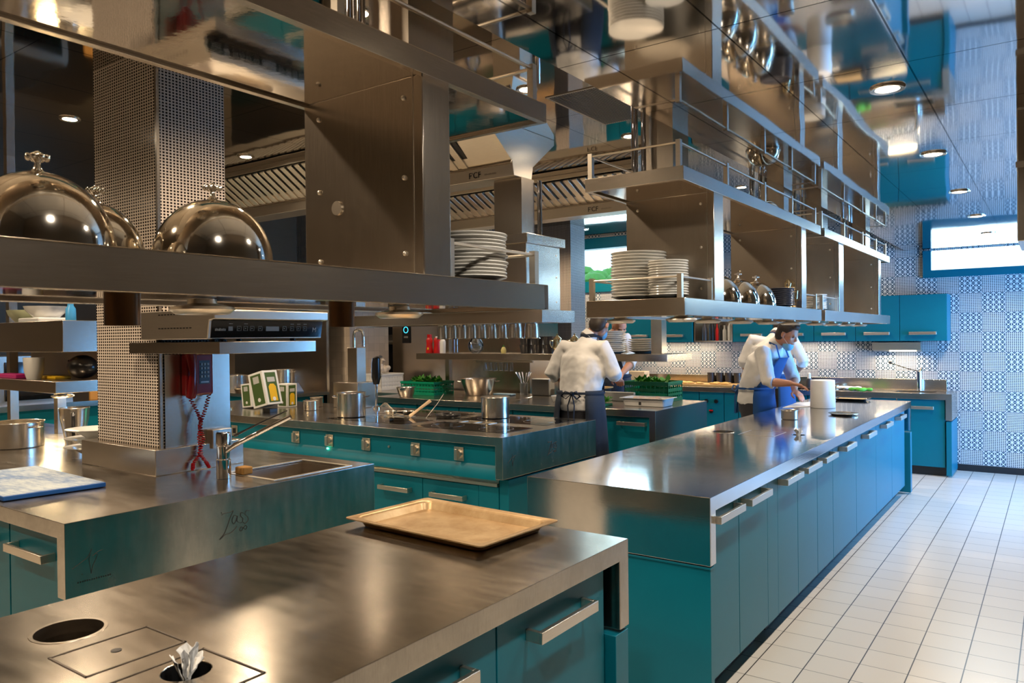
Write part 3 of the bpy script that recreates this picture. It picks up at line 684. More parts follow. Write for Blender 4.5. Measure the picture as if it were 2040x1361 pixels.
g2 = gantry('steel gantry over the near half of the long right island with plates and domes', 3.16, 5.55, [(3.568, 3.697), (5.124, 5.234)], [(3.66, -1.68), (5.15, -1.55)],
    [(-1.38, 3.25, LZ0+.006, 'd'), (-1.7, 3.28, LZ0+.006, 'd'), (-1.45, 3.75, LZ0+.006, 'd'), (-1.45, 4.25, LZ0+.006, 'd'), (-1.45, 4.75, LZ0+.006, 'd'), (-1.45, 5.25, LZ0+.006, 'd'), (-1.345, 3.185, LZ0+.006, 'c')][:6],
    [([(xi, 3.56), (xi, 3.195), (xo, 3.195), (xo, 3.56)], ()), ([(xi, 5.24), (xi, 5.515), (xo, 5.515), (xo, 5.24)], ())],
    [([(xi, 3.195), (xi, 5.515), (xo, 5.515), (xo, 3.195), (xi, 3.195)], ((xi, 3.79), (xi, 4.4), (xi, 4.95)))])
g3 = gantry('steel gantry over the far half of the long right island near the tile wall', 5.66, 8.22, [(6.17, 6.32), (7.76, 7.86)], [(6.35, -1.6), (7.8, -1.55)],
    [(-1.45, 5.9, LZ0+.006, 'd'), (-1.45, 6.4, LZ0+.006, 'd'), (-1.45, 6.9, LZ0+.006, 'd'), (-1.45, 7.4, LZ0+.006, 'd')],
    [([(xi, 6.16), (xi, 5.695), (xo, 5.695), (xo, 6.16)], ())],
    [([(xi, 5.695), (xi, 8.18), (xo, 8.18), (xo, 5.695), (xi, 5.695)], ((xi, 6.4), (xi, 7.1), (xi, 7.7)))])

# boxed gantry over the cooking suite
sg = thing('hanging_gantry', 'boxed steel gantry with blue-lit side hanging over the cooking suite', 'gantry', (-3.9, 4.6, 1.66))
tray_shelf(sg, 'lower_shelf', -4.93, -2.885, 4.40, 4.84, 1.668, 1.755)
MB().box(-4.1, -2.985, 4.36, 4.80, 1.755, 2.22).build('upright_box', STEELV, sg, None, .003)
b = MB()
for (y, z) in ((4.42, 1.82), (4.42, 2.0), (4.42, 2.16), (4.75, 1.82), (4.75, 2.0), (4.75, 2.16)): b.ell((-2.984, y, z), .005, .007, .007, seg=8, rings=6)
b.build('bolts', HANDLE, sg)
MB().box(-4.2, -2.955, 4.33, 4.83, 2.22, 2.285).build('upper_shelf', STEEL, sg, None, .002)
MB().box(-3.30, -3.06, 4.42, 4.58, 2.283, 2.697).build('duct', STEELV, sg)
MB().tube([(-3.04, 4.62, 2.283), (-3.04, 4.62, 2.697)], .018, 14).build('hanging_pipe', CHROME, sg)

# mid shelf over counter E
es = thing('hanging_shelf', 'long slim steel shelf on posts over the preparation counter', 'shelf', (-4.4, 6.8, TZ))
MB().box(-6.0, -2.90, 6.50, 7.08, 1.325, 1.392).build('shelf_board', STEEL, es, None, .002)
for (x, y, w) in ((-3.10, 6.76, .055), (-5.96, 7.03, .03)):
    MB().box(x-w, x+w, y-w, y+w, 1.392, 2.87).build('post', STEELV, es)
MB().box(-5.99, -5.93, 7.0, 7.06, TZ, 1.325).build('post', STEELV, es)
MB().box(-5.55, -4.75, 7.04, 7.06, 1.28, 1.30).build('hook_rail', HANDLE, es)

# ------------------------------------------------------------------ extraction hoods
LETTER = INK
def hood(label, x0, x1, yc, zb, h, w, depth_top):
    t = thing('extraction_hood', label, 'hood', ((x0+x1)/2, yc, zb))
    zs = zb+h; zt = CEIL-.04; sl = depth_top
    pr = [(yc-w, zb), (yc+w, zb), (yc+w+.02, zs), (yc+sl, zt), (yc+sl, CEIL), (yc-sl, CEIL), (yc-sl, zt), (yc-w-.02, zs)]
    MB().prism(pr, 'x', x0, x1).build('casing', HANDLE, t, None, .003)
    # filter slats on the near slope
    a = Vector((0, yc-w-.022, zs+.012)); c = Vector((0, yc-sl-.002, zt-.012)); n = Vector((0, -(c.z-a.z), (c.y-a.y))).normalized()
    if n.y > 0: n = -n
    span = x1-x0; X = x0+.10
    dark = MB(); q = [a+n*.001, c+n*.001, c+n*.004, a+n*.004]
    blanks = .30
    end = x1-.04-blanks if label.startswith('near') else x1-.04
    dark.prism([(p.y, p.z) for p in q], 'x', X, end)
    bk = dark.build('filter_backing', BLACK, t)
    sl_ = MB(); x = X; i = 0
    while x < end-.06 and i < 100:
        sl_.prism([((a+n*.004).y, (a+n*.004).z), ((c+n*.004).y, (c+n*.004).z), ((c+n*.018).y, (c+n*.018).z), ((a+n*.018).y, (a+n*.018).z)], 'x', x, x+.056)
        x += .090; i += 1
    s = sl_.build('filter_slats', HANDLE, t, None, .003); s['kind'] = 'stuff'
    MB().prism([((a+n*.0).y, (a+n*.0).z-.006), ((a+n*.03).y, (a+n*.03).z-.006), ((a+n*.03).y, (a+n*.03).z+.008), (a.y, a.z+.008)], 'x', x0, x1).build('gutter', STEEL, t)
    return t
h1 = hood('near steel extraction hood with dark filter slats over the cooking suite', -7.4, -3.08, 4.47, 2.70, .095, .11, .42)
h2 = hood('far steel extraction hood with dark filter slats over the preparation counter', -7.0, -2.93, 6.42, 2.72, .11, .10, .46)
text(h1, "F'CF", .062, (-3.42, 4.47-.122, 2.72), (1, 0, 0), (0, 0, 1), INK, .001); faint_print(h1, (-3.33, 4.47-.1215, 2.728), (1, 0, 0), (0, 0, 1), 9, .012, .007, .014, .0008, STEELD)
text(h2, "F'CF", .062, (-3.55, 6.42-.112, 2.745), (1, 0, 0), (0, 0, 1), INK, .001); faint_print(h2, (-3.46, 6.42-.1115, 2.753), (1, 0, 0), (0, 0, 1), 9, .012, .007, .014, .0008, STEELD)

# ------------------------------------------------------------------ plates, domes
def plate_mesh(r, h=.020): return MB().lathe([(.0001, .002), (r*.55, 0), (r*.6, .002), (r*.98, h*.85), (r, h), (r*.985, h+.003), (r*.60, .008), (.0001, .007)], (0, 0, 0), 40)
def stack(x, y, z, n, r, pitch, group, where, h=.022, mat=WHITEP, jit=.0015, kind='dinner_plate', what='white dinner plate'):
    p = None
    for i in range(n):
        lab = '%s, %s of the %s' % (what, ORD[n-1-i], where)
        if p is None:
            p = single(plate_mesh(r, h), kind, mat, lab, 'plate', (x, y, z), group, world=False); o = p
        else:
            o = p.copy(); COL.objects.link(o); o['label'] = lab
        o.location = (x+random.uniform(-jit, jit), y+random.uniform(-jit, jit), z+i*pitch)
S1 = LZ1+.0012
stack(-1.665, 3.405, S1, 15, .136, .0150, 'plates in the large stack on the right gantry', 'large stack on the right gantry', .024)
stack(-1.462, 3.298, S1, 14, .093, .0118, 'plates in the smaller stack on the right gantry', 'smaller stack on the right gantry', .02)
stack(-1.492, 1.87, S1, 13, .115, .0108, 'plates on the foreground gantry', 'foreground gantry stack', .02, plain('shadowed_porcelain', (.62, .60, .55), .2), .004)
stack(-1.62, 5.38, S1, 12, .105, .0125, 'dark edged plates behind the second upright', 'stack behind the second upright', .018)
stack(-1.478, 5.93, S1, 9, .10, .0125, 'plates between the gantries', 'stack between the right gantries', .018)
stack(-1.44, 4.93, S1, 9, .10, .0125, 'dark plates beside the silver domes', 'stack beyond the silver domes', .018, plain('dark_glazed_plate', (.06, .065, .09), .2))
stack(-3.55, 6.665, 1.3935, 11, .138, .0195, 'plates behind the near cook', 'tall stack behind the near cook', .024, WHITEP, .008)
stack(-3.32, 6.89, 1.3935, 6, .152, .022, 'wide plates beside the shelf post', 'low stack beside the shelf post', .030, WHITEP, .004)
def dome(label, x, y, z, r, h, group, first=[None]):
    t = thing('serving_dome', label, 'dome', (x, y, z), group)
    n = 14; pr = [(r+.008, 0), (r+.008, .004), (r, .006)]+[(r*math.cos(a*PI/2/n), .006+(h-.006)*math.sin(a*PI/2/n)) for a in range(1, n)]+[(.0001, h)]
    MB().lathe(pr, (0, 0, 0), 48).build('cover', SILVER, t, (0, 0, 0))
    k = MB().lathe([(.0001, h-.002), (.012, h), (.006, h+.008), (.005, h+.018), (.010, h+.024), (.0001, h+.026)], (0, 0, 0), 20)
    for a in range(8): k.ell((.016*math.cos(a*PI/4), .016*math.sin(a*PI/4), h+.027), .006, .006, .006, seg=8, rings=6)
    k.ell((0, 0, h+.032), .008, .008, .007, seg=10, rings=6)
    k.build('knob', SILVER, t, (0, 0, 0)); return t
dome('large polished silver dome at the left edge of the foreground shelf', -1.54, .645, S1, .130, .150, 'silver domes on the foreground shelf')
dome('polished silver dome half hidden between the two large domes', -1.705, .83, S1, .100, .135, 'silver domes on the foreground shelf')
dome('polished silver dome in front of the mosaic pillar on the foreground shelf', -1.53, 1.0, S1, .128, .146, 'silver domes on the foreground shelf')
dome('silver dome nearest the first upright on the right gantry', -1.5, 4.05, S1, .12, .155, 'silver domes on the right gantry')
dome('middle silver dome on the right gantry between the uprights', -1.5, 4.36, S1, .12, .155, 'silver domes on the right gantry')
dome('farthest silver dome on the right gantry, before the dark plates', -1.5, 4.68, S1, .12, .155, 'silver domes on the right gantry')
dome('small steel dome on top of the right gantry behind the rail', -1.5, 4.85, UZ1+.0012, .10, .10, 'silver domes on the right gantry')
cj = MB().lathe([(.0001, 0), (.03, 0), (.02, .02), (.035, .06), (.03, .11), (.018, .14), (.024, .16), (.012, .18), (.0001, .19)], (0, 0, 0), 24)
cj.tube([(.03, 0, .12), (.06, 0, .11), (.055, 0, .06), (.033, 0, .05)], .004)
single(cj, 'coffee_pot', GOLD, 'warm silver pot beside the dark plates on the right gantry', 'pot', (-1.42, 5.08, S1), world=False)

# ------------------------------------------------------------------ pots and pans
def pot(label, x, y, z, r, h, mat=POT, handles='loop', rz=0, name='cooking_pot', cat='pot', flare=0):
    t = thing(name, label, cat, (x, y, z), None, rz)
    w = .003; R = r*(1+flare)
    MB().lathe([(.0001, 0), (r-.005, 0), (r, .004), (R, h), (R+.005, h+.003), (R+.004, h+.006), (R-w, h+.002), (r-w, .008), (.0001, .006)], (0, 0, 0), 48).build('pot_body', mat, t, (0, 0, 0))
    if handles == 'loop':
        for s in (-1, 1):
            MB().tube([(s*(R-.001), -.035, h*.83), (s*(R+.030), -.032, h*.86), (s*(R+.038), 0, h*.87), (s*(R+.030), .032, h*.86), (s*(R-.001), .035, h*.83)], .0055).build('handle', CHROME, t, (0, 0, 0))
    if handles == 'long':
        MB().loft([(R-.002, 0, h*.8), (R+.06, 0, h*.84), (R+.2, 0, h*.95)], [(.009, .004), (.010, .004), (.012, .005)], (0, 1, 0), 8).build('handle', CHROME, t, (0, 0, 0))
    return t
pot('tall steel stockpot with loop handles near the middle of the cooking suite', -4.93, 4.52, TZ+.003, .122, .20, rz=.6)
p2_ = pot('steel saucepan with a long handle at the right of the cooking suite', -3.79, 5.06, TZ+.003, .118, .165, handles='long', rz=.9)
MB().lathe([(.0001, .169), (.116, .168), (.122, .170), (.121, .174), (.0001, .180)], (0, 0, 0), 40).build('lid', POT, p2_, (0, 0, 0))
pot('small steel saucepan beside the green boxes on the cooking suite', -5.72, 4.74, TZ, .068, .085, handles='long', rz=2.6)
pot('small shaded steel pan left of another pan on the cooking suite', -5.95, 5.0, TZ, .06, .09, STEELD, handles='none')
pot('large steel pot with gold-lit side at the left edge of the sink island', -5.44, 2.13, TZ, .155, .155, rz=.3)
pot('large conical steel bowl with rising steam on the preparation counter', -5.47, 6.98, TZ, .155, .185, handles='loop', flare=.34, rz=.5)
pot('small steel bowl in front of the green crate on the preparation counter', -6.03, 6.36, TZ, .08, .105, handles='none', flare=.38, name='mixing_bowl', cat='bowl')
pot('small open steel pan on the long right island near the round plate', -1.707, 6.12, TZ, .062, .066, STEELD, handles='none', rz=0, name='small_pan', cat='pan')
single(MB().lathe([(.0001, 0), (.095, 0), (.115, .012), (.118, .011), (.118, .015), (.097, .006), (.0001, .004)], (0, 0, 0), 48), 'round_tray', POT, 'round shallow steel tray on the long right island beside the roll', 'tray', (-1.425, 6.66, TZ), world=False)
jg = thing('steel_jug', 'tapered steel shaker cup with dark handle beside the left pot', 'jug', (-5.25, 2.40, TZ), None, -.5)
MB().lathe([(.0001, 0), (.055, 0), (.062, .05), (.085, .17), (.088, .215), (.092, .235), (.088, .238), (.084, .215), (.058, .05), (.0001, .01)], (0, 0, 0), 36).build('cup_body', POT, jg, (0, 0, 0))
MB().loft([(.09, 0, .21), (.115, 0, .19), (.10, 0, .10), (.078, 0, .06)], [(.010, .005)]*4, (0, 1, 0), 8).build('handle', BLACK, jg, (0, 0, 0))
bw = MB().lathe([(.0001, .0), (.05, 0), (.052, .012), (.10, .045), (.155, .058), (.157, .062), (.10, .052), (.0001, .02)], (0, 0, 0), 40)
for i in range(3):
    o = single(bw, 'soup_bowl', WHITEP, 'white wide-rimmed bowl, %s of the pile against the mosaic pillar base' % ORD[2-i], 'bowl', (-4.58+.01*i, 2.20, TZ+.0+i*.052), 'stacked bowls by the pillar', world=False)

def worn_board():
    m, nt, b = newmat('worn_blue_board'); co = objco(nt)
    f = mth(nt, 'ADD', mth(nt, 'MULTIPLY', noise(nt, mapped(nt, co, (3, 14, 3)), 4, 6, .7), .6), mth(nt, 'MULTIPLY', noise(nt, co, 5, 3), .5))
    nt.links.new(mixc(nt, ramp(nt, f, .42, .66, 0, 1), (.06, .17, .42), (.50, .58, .64)), b.inputs['Base Color']); b.inputs['Roughness'].default_value = .5
    return m
# blue cutting board
cb = thing('cutting_board', 'blue and white worn cutting board at the left corner of the sink island', 'board', (-3.95, 1.62, TZ))
bq = [(-3.556, 1.76), (-3.60, 1.355), (-4.40, 1.40), (-4.36, 1.80)]
MB().prism(bq, 'z', TZ+.001, TZ+.021).build('board', BLUEEDGE, cb, None, .003)
MB().prism([(x*.985-.06, y*.985+.024) for x, y in bq], 'z', TZ+.021, TZ+.0218).build('worn_face', worn_board(), cb)

# faucet on island B
fc = thing('faucet', 'chrome mixer tap with a long raised spout beside the island sink', 'faucet', (-3.29, 2.19, TZ))
MB().lathe([(.0001, TZ), (.034, TZ), (.034, TZ+.09), (.030, TZ+.095), (.030, TZ+.155), (.034, TZ+.16), (.034, TZ+.215), (.030, TZ+.225), (.0001, TZ+.226)], (-3.29, 2.19, 0), 32).build('tap_body', CHROME, fc)
MB().loft([(-3.27, 2.19, TZ+.13), (-3.22, 2.21, TZ+.165), (-3.03, 2.33, TZ+.275), (-2.99, 2.355, TZ+.298)], [.011, .012, .011, .011], None, 16).build('spout', CHROME, fc)
MB().loft([(-3.27, 2.235, TZ+.20), (-3.20, 2.36, TZ+.265), (-3.15, 2.46, TZ+.31)], [.006, .004, .0035], None, 8).build('lever', BLACK, fc)
single(MB().box(-.035, .035, -.028, .028, 0, .038), 'sponge', SPONGE, 'brown sponge block behind the chrome tap', 'sponge', (-3.30, 2.31, TZ+.001), None, .006, world=False)
single(MB().lathe([(.0001, 0), (.024, 0), (.024, .060), (.021, .066), (.0001, .066)], (0, 0, 0), 28), 'sink_plug', PLASTW, 'white round plug standing in the island sink', 'plug', (-3.10, 2.455, .7915), world=False)

# phone
ph = thing('wall_phone', 'red wall telephone with coiled cord on the steel pillar plate', 'phone', (-3.65, 2.27, 1.29))
MB().box(-3.652, -3.60, 2.19, 2.345, 1.285, 1.505).build('phone_body', RED, ph, None, .012)
MB().loft([(-3.585, 2.205, 1.28), (-3.575, 2.207, 1.31), (-3.57, 2.21, 1.40), (-3.575, 2.207, 1.48), (-3.585, 2.205, 1.51)], [(.026, .018), (.028, .020), (.018, .014), (.028, .020), (.026, .016)], (0, 1, 0), 14).build('handset', RED, ph)
kpd = MB().box(-3.600, -3.5985, 2.262, 2.322, 1.345, 1.465).build('dial_panel', BLACK, ph)
kk = MB()
for i in range(4):
    for j in range(3): kk.box(-3.5985, -3.595, 2.270+j*.018, 2.281+j*.018, 1.440-i*.021, 1.452-i*.021)
kk.build('keys', SCRW, kpd); MB().box(-3.5985, -3.597, 2.27, 2.315, 1.35, 1.358).build('name_label', PLASTW, kpd)
def coil(pa, r, turns, rr=.0028):
    pts = []; N = turns*8; P = [Vector(p) for p in pa]; seg = len(P)-1
    for i in range(N+1):
        t = i/N*seg; k = min(int(t), seg-1); f = t-k; p = P[k].lerp(P[k+1], f); a = 2*PI*turns*i/N
        pts.append(p+Vector((math.cos(a)*r, math.sin(a)*r, math.sin(a*.5)*.001)))
    return MB().loft(pts, [rr]*len(pts), None, 5)
coil([(-3.62, 2.215, 1.285), (-3.60, 2.25, 1.20), (-3.595, 2.265, 1.15), (-3.59, 2.25, 1.07), (-3.59, 2.26, .99), (-3.59, 2.215, .94), (-3.585, 2.21, .91)], .009, 36).build('coiled_cord', RED, ph)
coil([(-3.62, 2.33, 1.285), (-3.60, 2.29, 1.20), (-3.60, 2.26, 1.13), (-3.59, 2.275, 1.06), (-3.59, 2.25, .99), (-3.585, 2.285, .94), (-3.58, 2.30, .91)], .009, 36).build('coiled_cord', RED, ph)
single(MB().box(-3.66, -3.60, 2.335, 2.45, 1.0, 1.10), 'wall_box', STEELD, 'small grey switch box on the pillar behind the tap', 'box', (-3.63, 2.4, 1.0), None, .004)

# induction hob on its pillar shelf
ps = thing('pillar_shelf', 'steel bracket shelf on the mosaic pillar carrying the portable hob', 'shelf', (-3.4, 2.28, 1.505))
MB().box(-3.82, -3.045, 2.015, 2.085, 1.507, 1.562).box(-3.66, -3.045, 2.015, 2.56, 1.507, 1.562).build('shelf_board', STEEL, ps, None, .002)
ih = thing('induction_hob', 'portable steel induction hob with black control strip facing the aisle', 'cooker', (-3.3, 2.3, 1.562))
sy0, sy1 = 1.99, 2.64
prf = [(-3.66, 1.575), (-3.10, 1.575), (-3.085, 1.66), (-3.045, 1.665), (-3.045, 1.705), (-3.08, 1.71), (-3.66, 1.71)]
MB().prism([(x, z) for x, z in prf], 'y', sy0, sy1).build('casing', HANDLE, ih, None, .003)
for (x, y) in ((-3.6, 2.05), (-3.15, 2.05), (-3.15, 2.5), (-3.6, 2.5)): MB().cyl((x, y, 1.562), .015, .014, 12).build('foot', BLACK, ih)
sgv = MB()
for z in (1.69, 1.625):
    for i in range(11): sgv.box(-3.50+i*.026, -3.485+i*.026, sy0-.0015, sy0, z, z+.005)
sgv.build('vent_slots', BLACK, ih)['kind'] = 'stuff'
cp = MB().prism([(-3.099, 1.580), (-3.084, 1.658), (-3.0815, 1.658), (-3.0965, 1.580)], 'y', sy0+.015, sy1-.005).build('control_strip', GLASSK, ih)
def onstrip(y, z): return (-3.0965+(z-1.58)*.015/.078+.0004, y, z)
ic = MB()
ux_ = Vector((.015, 0, .078)).normalized()
def icon(y, z, w, h, fill=True):
    a = onstrip(y, z); b_ = onstrip(y, z+h)
    x0 = min(a[0], b_[0]); 
    if fill: ic.box(a[0], b_[0]+.0006, y-w/2, y+w/2, z, z+h)
    else:
        e = .0016
        for (ya, yb, za, zb_) in ((y-w/2, y+w/2, z, z+e), (y-w/2, y+w/2, z+h-e, z+h), (y-w/2, y-w/2+e, z, z+h), (y+w/2-e, y+w/2, z, z+h)):
            p = onstrip(ya, za); q2 = onstrip(ya, zb_); ic.box(p[0]-.0004, q2[0]+.0006, ya, yb, za, zb_)
icon(2.10, 1.612, .022, .02)
for y in (2.145, 2.18, 2.215, 2.26, 2.40, 2.445, 2.485, 2.525): icon(y, 1.612, .022, .022, False); icon(y, 1.62, .004, .006)
icon(2.33, 1.611, .075, .022)
for y in (2.10, 2.18, 2.445, 2.485, 2.525): icon(y, 1.643, .02, .003)
ic.build('control_icons', SCRW, cp)
faint_print(cp, (onstrip(2.02, 1.612)[0]+.0004, 2.022, 1.612), (0, 1, 0), (.19, 0, 1), 9, .0062, .0048, .014, .0006, SCRW)
text(ih, "M", .034, (onstrip(2.585, 1.606)[0]+.0015, 2.585, 1.606), (0, 1, 0), (.19, 0, 1), SCRW, .0004)
mt = single(MB().lathe([(.0001, 0), (.12, 0), (.14, .012), (.155, .03), (.158, .032), (.156, .036), (.0001, .02)], (0, 0, 0), 40), 'steel_pan_lid', HANDLE, 'shallow steel pan on top of the portable induction hob', 'pan', (-3.32, 2.32, 1.711), world=False)

# gastronorm baking tray on island A
ty = thing('baking_tray', 'worn brown rectangular baking tray on the foreground worktop', 'tray', (-1.74, 2.06, TZ))
ty.location = (-1.735, 2.045, TZ+.001); ty.rotation_euler = (0, 0, math.radians(-3.0))
def rrect(hx, hy, r, n=5):
    P = []
    for (sx, sy, a0) in ((1, 1, 0), (-1, 1, PI/2), (-1, -1, PI), (1, -1, 3*PI/2)):
        for k in range(n+1):
            a = a0+k*PI/2/n; P.append((sx*(hx-r)+r*math.cos(a), sy*(hy-r)+r*math.sin(a)))
    return P
def traymesh(hx, hy, h, lip, m=None):
    m = m or MB(); rings = []
    for (dx, z, r) in ((-.020, 0, .03), (-.006, h-.004, .035), (0, h, .037), (lip, h+.001, .016), (lip, h-.003, .016), (0, h-.005, .036), (-.009, h-.008, .034), (-.022, -.0005, .03)):
        rings.append([(x, y, z+.002) for x, y in rrect(hx+dx, hy+dx, r)])
    # rings: inner bottom -> inner wall -> lip -> outer wall
    n = len(rings[0]); vs = [v for rg in rings for v in rg]; fs = []
    for i in range(len(rings)-1):
        for k in range(n): k2 = (k+1) % n; fs.append((i*n+k, i*n+k2, (i+1)*n+k2, (i+1)*n+k))
    fs.append(tuple(range(n))); fs.append(tuple((len(rings)-1)*n+k for k in range(n)))
    m.add(vs, fs); return m
traymesh(.300, .185, .030, .022).build('pan', TRAYM, ty, (0, 0, 0))

# crumpled tissues in the round holes
def tissue(label, x, y, z, s):
    m = MB(); rnd = random.Random(int(x*100)+4)
    for k, (a, lean, hh, wd) in enumerate(((.4, .5, 1.25, .9), (2.6, .6, 1.0, 1.0), (4.4, .7, .8, .9), (5.5, .3, 1.0, .8), (1.5, .8, .6, .9))):
        vs = []; nU, nV = 7, 6
        for v in range(nV):
            t = v/(nV-1)
            for u in range(nU):
                w = (u/(nU-1)-.5)*2; rr = s*(.15+lean*t*.7); aw = w*wd*(.35+.75*t*(1-.55*t))
                zz = s*hh*t*(1-.25*abs(w)*t)-.02*(1-t)
                vs.append((math.cos(a+aw)*rr+rnd.uniform(-1, 1)*s*.05, math.sin(a+aw)*rr+rnd.uniform(-1, 1)*s*.05, zz+rnd.uniform(-1, 1)*s*.05))
        m.add(vs, [(v*nU+u, v*nU+u+1, (v+1)*nU+u+1, (v+1)*nU+u) for v in range(nV-1) for u in range(nU-1)])
    o = single(m, 'crumpled_tissue', PAPER, label, 'tissue', (x, y, z), world=False, smooth=False)
    sd = o.modifiers.new('thick', 'SOLIDIFY'); sd.thickness = .0012; return o
tissue('crumpled white paper tissue stuck in the small hole of the foreground worktop', -1.441, .868, TZ+.002, .046)
tissue('crumpled pinkish tissue in the small hole of the long right island', -1.394, 5.20, TZ+.002, .048)

# roll bucket and paper on island C
rb = thing('paper_roll', 'large white paper roll standing on the long right island by the cook', 'paper roll', (-1.72, 7.22, TZ))
MB().lathe([(.022, .0), (.105, 0), (.107, .003), (.103, .245), (.100, .248), (.022, .248)], (0, 0, 0), 48).build('roll', PAPER, rb, (0, 0, 0))
MB().lathe([(.0215, .002), (.0215, .246), (.018, .246), (.018, .002)], (0, 0, 0), 24).build('core', plain('cardboard', (.4, .28, .16), .8), rb, (0, 0, 0))
sp = MB(); pp = [(-2.02, 7.02), (-1.80, 7.28), (-1.72, 7.42), (-1.95, 7.75), (-2.05, 7.60)]
single(MB().prism(pp, 'z', TZ+.001, TZ+.003), 'paper_sheet', PAPER, 'flat white paper sheet spread behind the paper roll', 'paper', (-1.9, 7.4, TZ+.001))
tr = thing('cutting_tray', 'dark rimmed tray with pastry board at the far end of the long island', 'tray', (-1.67, 8.15, TZ))
traymesh(.155, .10, .018, .012).build('rim', GRAYC, tr, (0, 0, 0)); MB().box(-.12, .12, -.07, .07, .004, .016).build('board', BOARD, tr, (0, 0, 0))

# ------------------------------------------------------------------ green boxes on the suite
def carton(label, x, y, z, rz, tilt, sc=1, name='tea_box'):
    t = thing(name, label, 'box', (x, y, z), 'green printed cartons on the suite', rz)
    t.rotation_euler = (0, tilt, rz)
    w, d, h = .16*sc, .15*sc, .27*sc
    MB().box(-w/2, w/2, -d/2, d/2, 0, h).build('carton', PLASTW, t, (0, 0, 0), .002)
    MB().box(-w*.36, w*.36, -d/2-.001, -d/2, h*.06, h*.94).box(w/2, w/2+.001, -d*.36, d*.36, h*.06, h*.94).box(-w/2-.001, -w/2, -d*.36, d*.36, h*.06, h*.94).build('green_print', OLIVE, t, (0, 0, 0))
    m = MB().prism([(-d*.24, h*.10), (d*.24, h*.10), (d*.24, h*.52), (d*.12, h*.60), (-d*.12, h*.60), (-d*.24, h*.52)], 'x', w/2+.001, w/2+.002); m.build('yellow_panel', YELLOW, t, (0, 0, 0))
    m2 = MB().box(w/2+.001, w/2+.0022, -d*.25, d*.25, h*.66, h*.80); m2.build('pale_print', SCRW, t, (0, 0, 0)); MB().box(-w*.2, w*.2, -d/2-.002, -d/2-.001, h*.68, h*.88).build('pale_print', SCRW, t, (0, 0, 0))
    m3 = MB().cyl((w/2+.002, 0, h*.16), .016*sc, .001, 16, 'x'); m3.build('round_seal', PLASTW, t, (0, 0, 0)); MB().cyl((0, -d/2-.002, h*.2), .016*sc, .001, 16, 'y').build('round_seal', PLASTW, t, (0, 0, 0))
    return t
carton('tilted green and white carton with yellow panel leaning on the cooking suite', -5.93, 4.42, TZ+.055, .10, math.radians(-14), 1.18)
carton('upright green and white carton behind the tilted one, at its right', -6.22, 4.86, TZ, .10, 0, .85)
carton('green and white carton behind the tilted one, at its left', -6.42, 4.60, TZ+.012, .10, math.radians(-6), .85)
for z in (0,):
    single(MB().box(-.05, .05, -.04, .04, 0, .030), 'support_block', GRAYC, 'small dark block under the tilted green carton', 'block', (-5.93, 4.44, TZ), world=False)
single(MB().cyl((0, 0, 0), .05, .012, 24), 'brass_ring', GOLD, 'brass ring left of the green cartons on the suite edge', 'ring', (-6.55, 4.42, TZ), world=False)
# black trivet, spatula, ladle
tv = MB().lathe([(.045, .004), (.045, .030), (.05, .034), (.098, .034), (.104, .026), (.104, .010), (.098, 0), (.05, 0)], (0, 0, 0), 36)
single(tv, 'round_trivet', BLACK, 'round black trivet ring on the right half of the cooking suite', 'trivet', (-4.14, 4.87, TZ+.0016), world=False)
single(MB().loft([(-4.43, 4.71, TZ+.012), (-4.37, 4.74, TZ+.06), (-4.30, 4.83, TZ+.14)], [(.020, .007), (.016, .007), (.024, .009)], (1, 0, 0), 8), 'wooden_spatula', WOOD, 'pale wooden spatula standing up from the hob dividers', 'spatula', (-4.4, 4.72, TZ+.003))
single(MB().tube([(-4.28, 4.75, TZ+.003), (-4.37, 5.0, TZ+.10), (-4.43, 5.15, TZ+.17)], .0028, 6), 'thin_skewer', HANDLE, 'thin steel whisk handle standing right of the wooden spatula', 'utensil', (-4.28, 4.75, TZ+.003))
# immersion blender tower
tw = thing('steel_hook_stand', 'steel column with a curved hook pipe behind the tall stockpot', 'stand', (-5.55, 5.2, TZ))
MB().box(-5.76, -5.42, 5.05, 5.30, TZ, 1.145).build('base_box', STEEL, tw, None, .004)
MB().box(-5.63, -5.50, 5.12, 5.24, 1.145, 1.48).build('column', STEELV, tw, None, .003)
hp = [(-5.60, 5.18, 1.48), (-5.60, 5.18, 1.60), (-5.59, 5.18, 1.635), (-5.56, 5.18, 1.652), (-5.51, 5.18, 1.652), (-5.48, 5.18, 1.635), (-5.47, 5.18, 1.60), (-5.47, 5.18, 1.49)]
MB().loft(hp, [.015]*8, None, 12).build('hook_pipe', CHROME, tw)
hb = thing('hand_blender', 'black hand blender standing beside the steel hook stand', 'blender', (-5.28, 5.16, TZ))
MB().loft([(-5.28, 5.16, 1.13), (-5.28, 5.16, 1.20), (-5.28, 5.16, 1.33), (-5.275, 5.16, 1.38)], [.028, .045, .042, .036], None, 16).build('motor_grip', BLACK, hb)
MB().loft([(-5.275, 5.16, 1.38), (-5.22, 5.16, 1.395)], [(.03, .015), (.03, .012)], (0, 1, 0), 8).build('switch_handle', BLACK, hb)
MB().lathe([(.0001, TZ+.0), (.04, TZ), (.04, TZ+.012), (.014, TZ+.03), (.014, 1.14), (.0001, 1.14)], (-5.28, 5.16, 0), 20).build('shaft', CHROME, hb)
wk = MB()
for k in range(6):
    a = k*PI/6
    wk.tube([(0, 0, 0)]+[(-.10-.03*(1-abs(math.cos(t))), math.cos(a)*.035*math.sin(t), .01+.035+math.sin(a)*.032*math.sin(t)) for t in (1.0, PI/2)]+[(-.19, 0, .04)], .0015, 5)
wk.tube([(0, 0, 0.002), (.12, .02, .012)], .008, 8)
single(wk, 'balloon_whisk', HANDLE, 'wire whisk lying right of the tall stockpot', 'whisk', (-4.86, 4.98, TZ+.006), world=False)
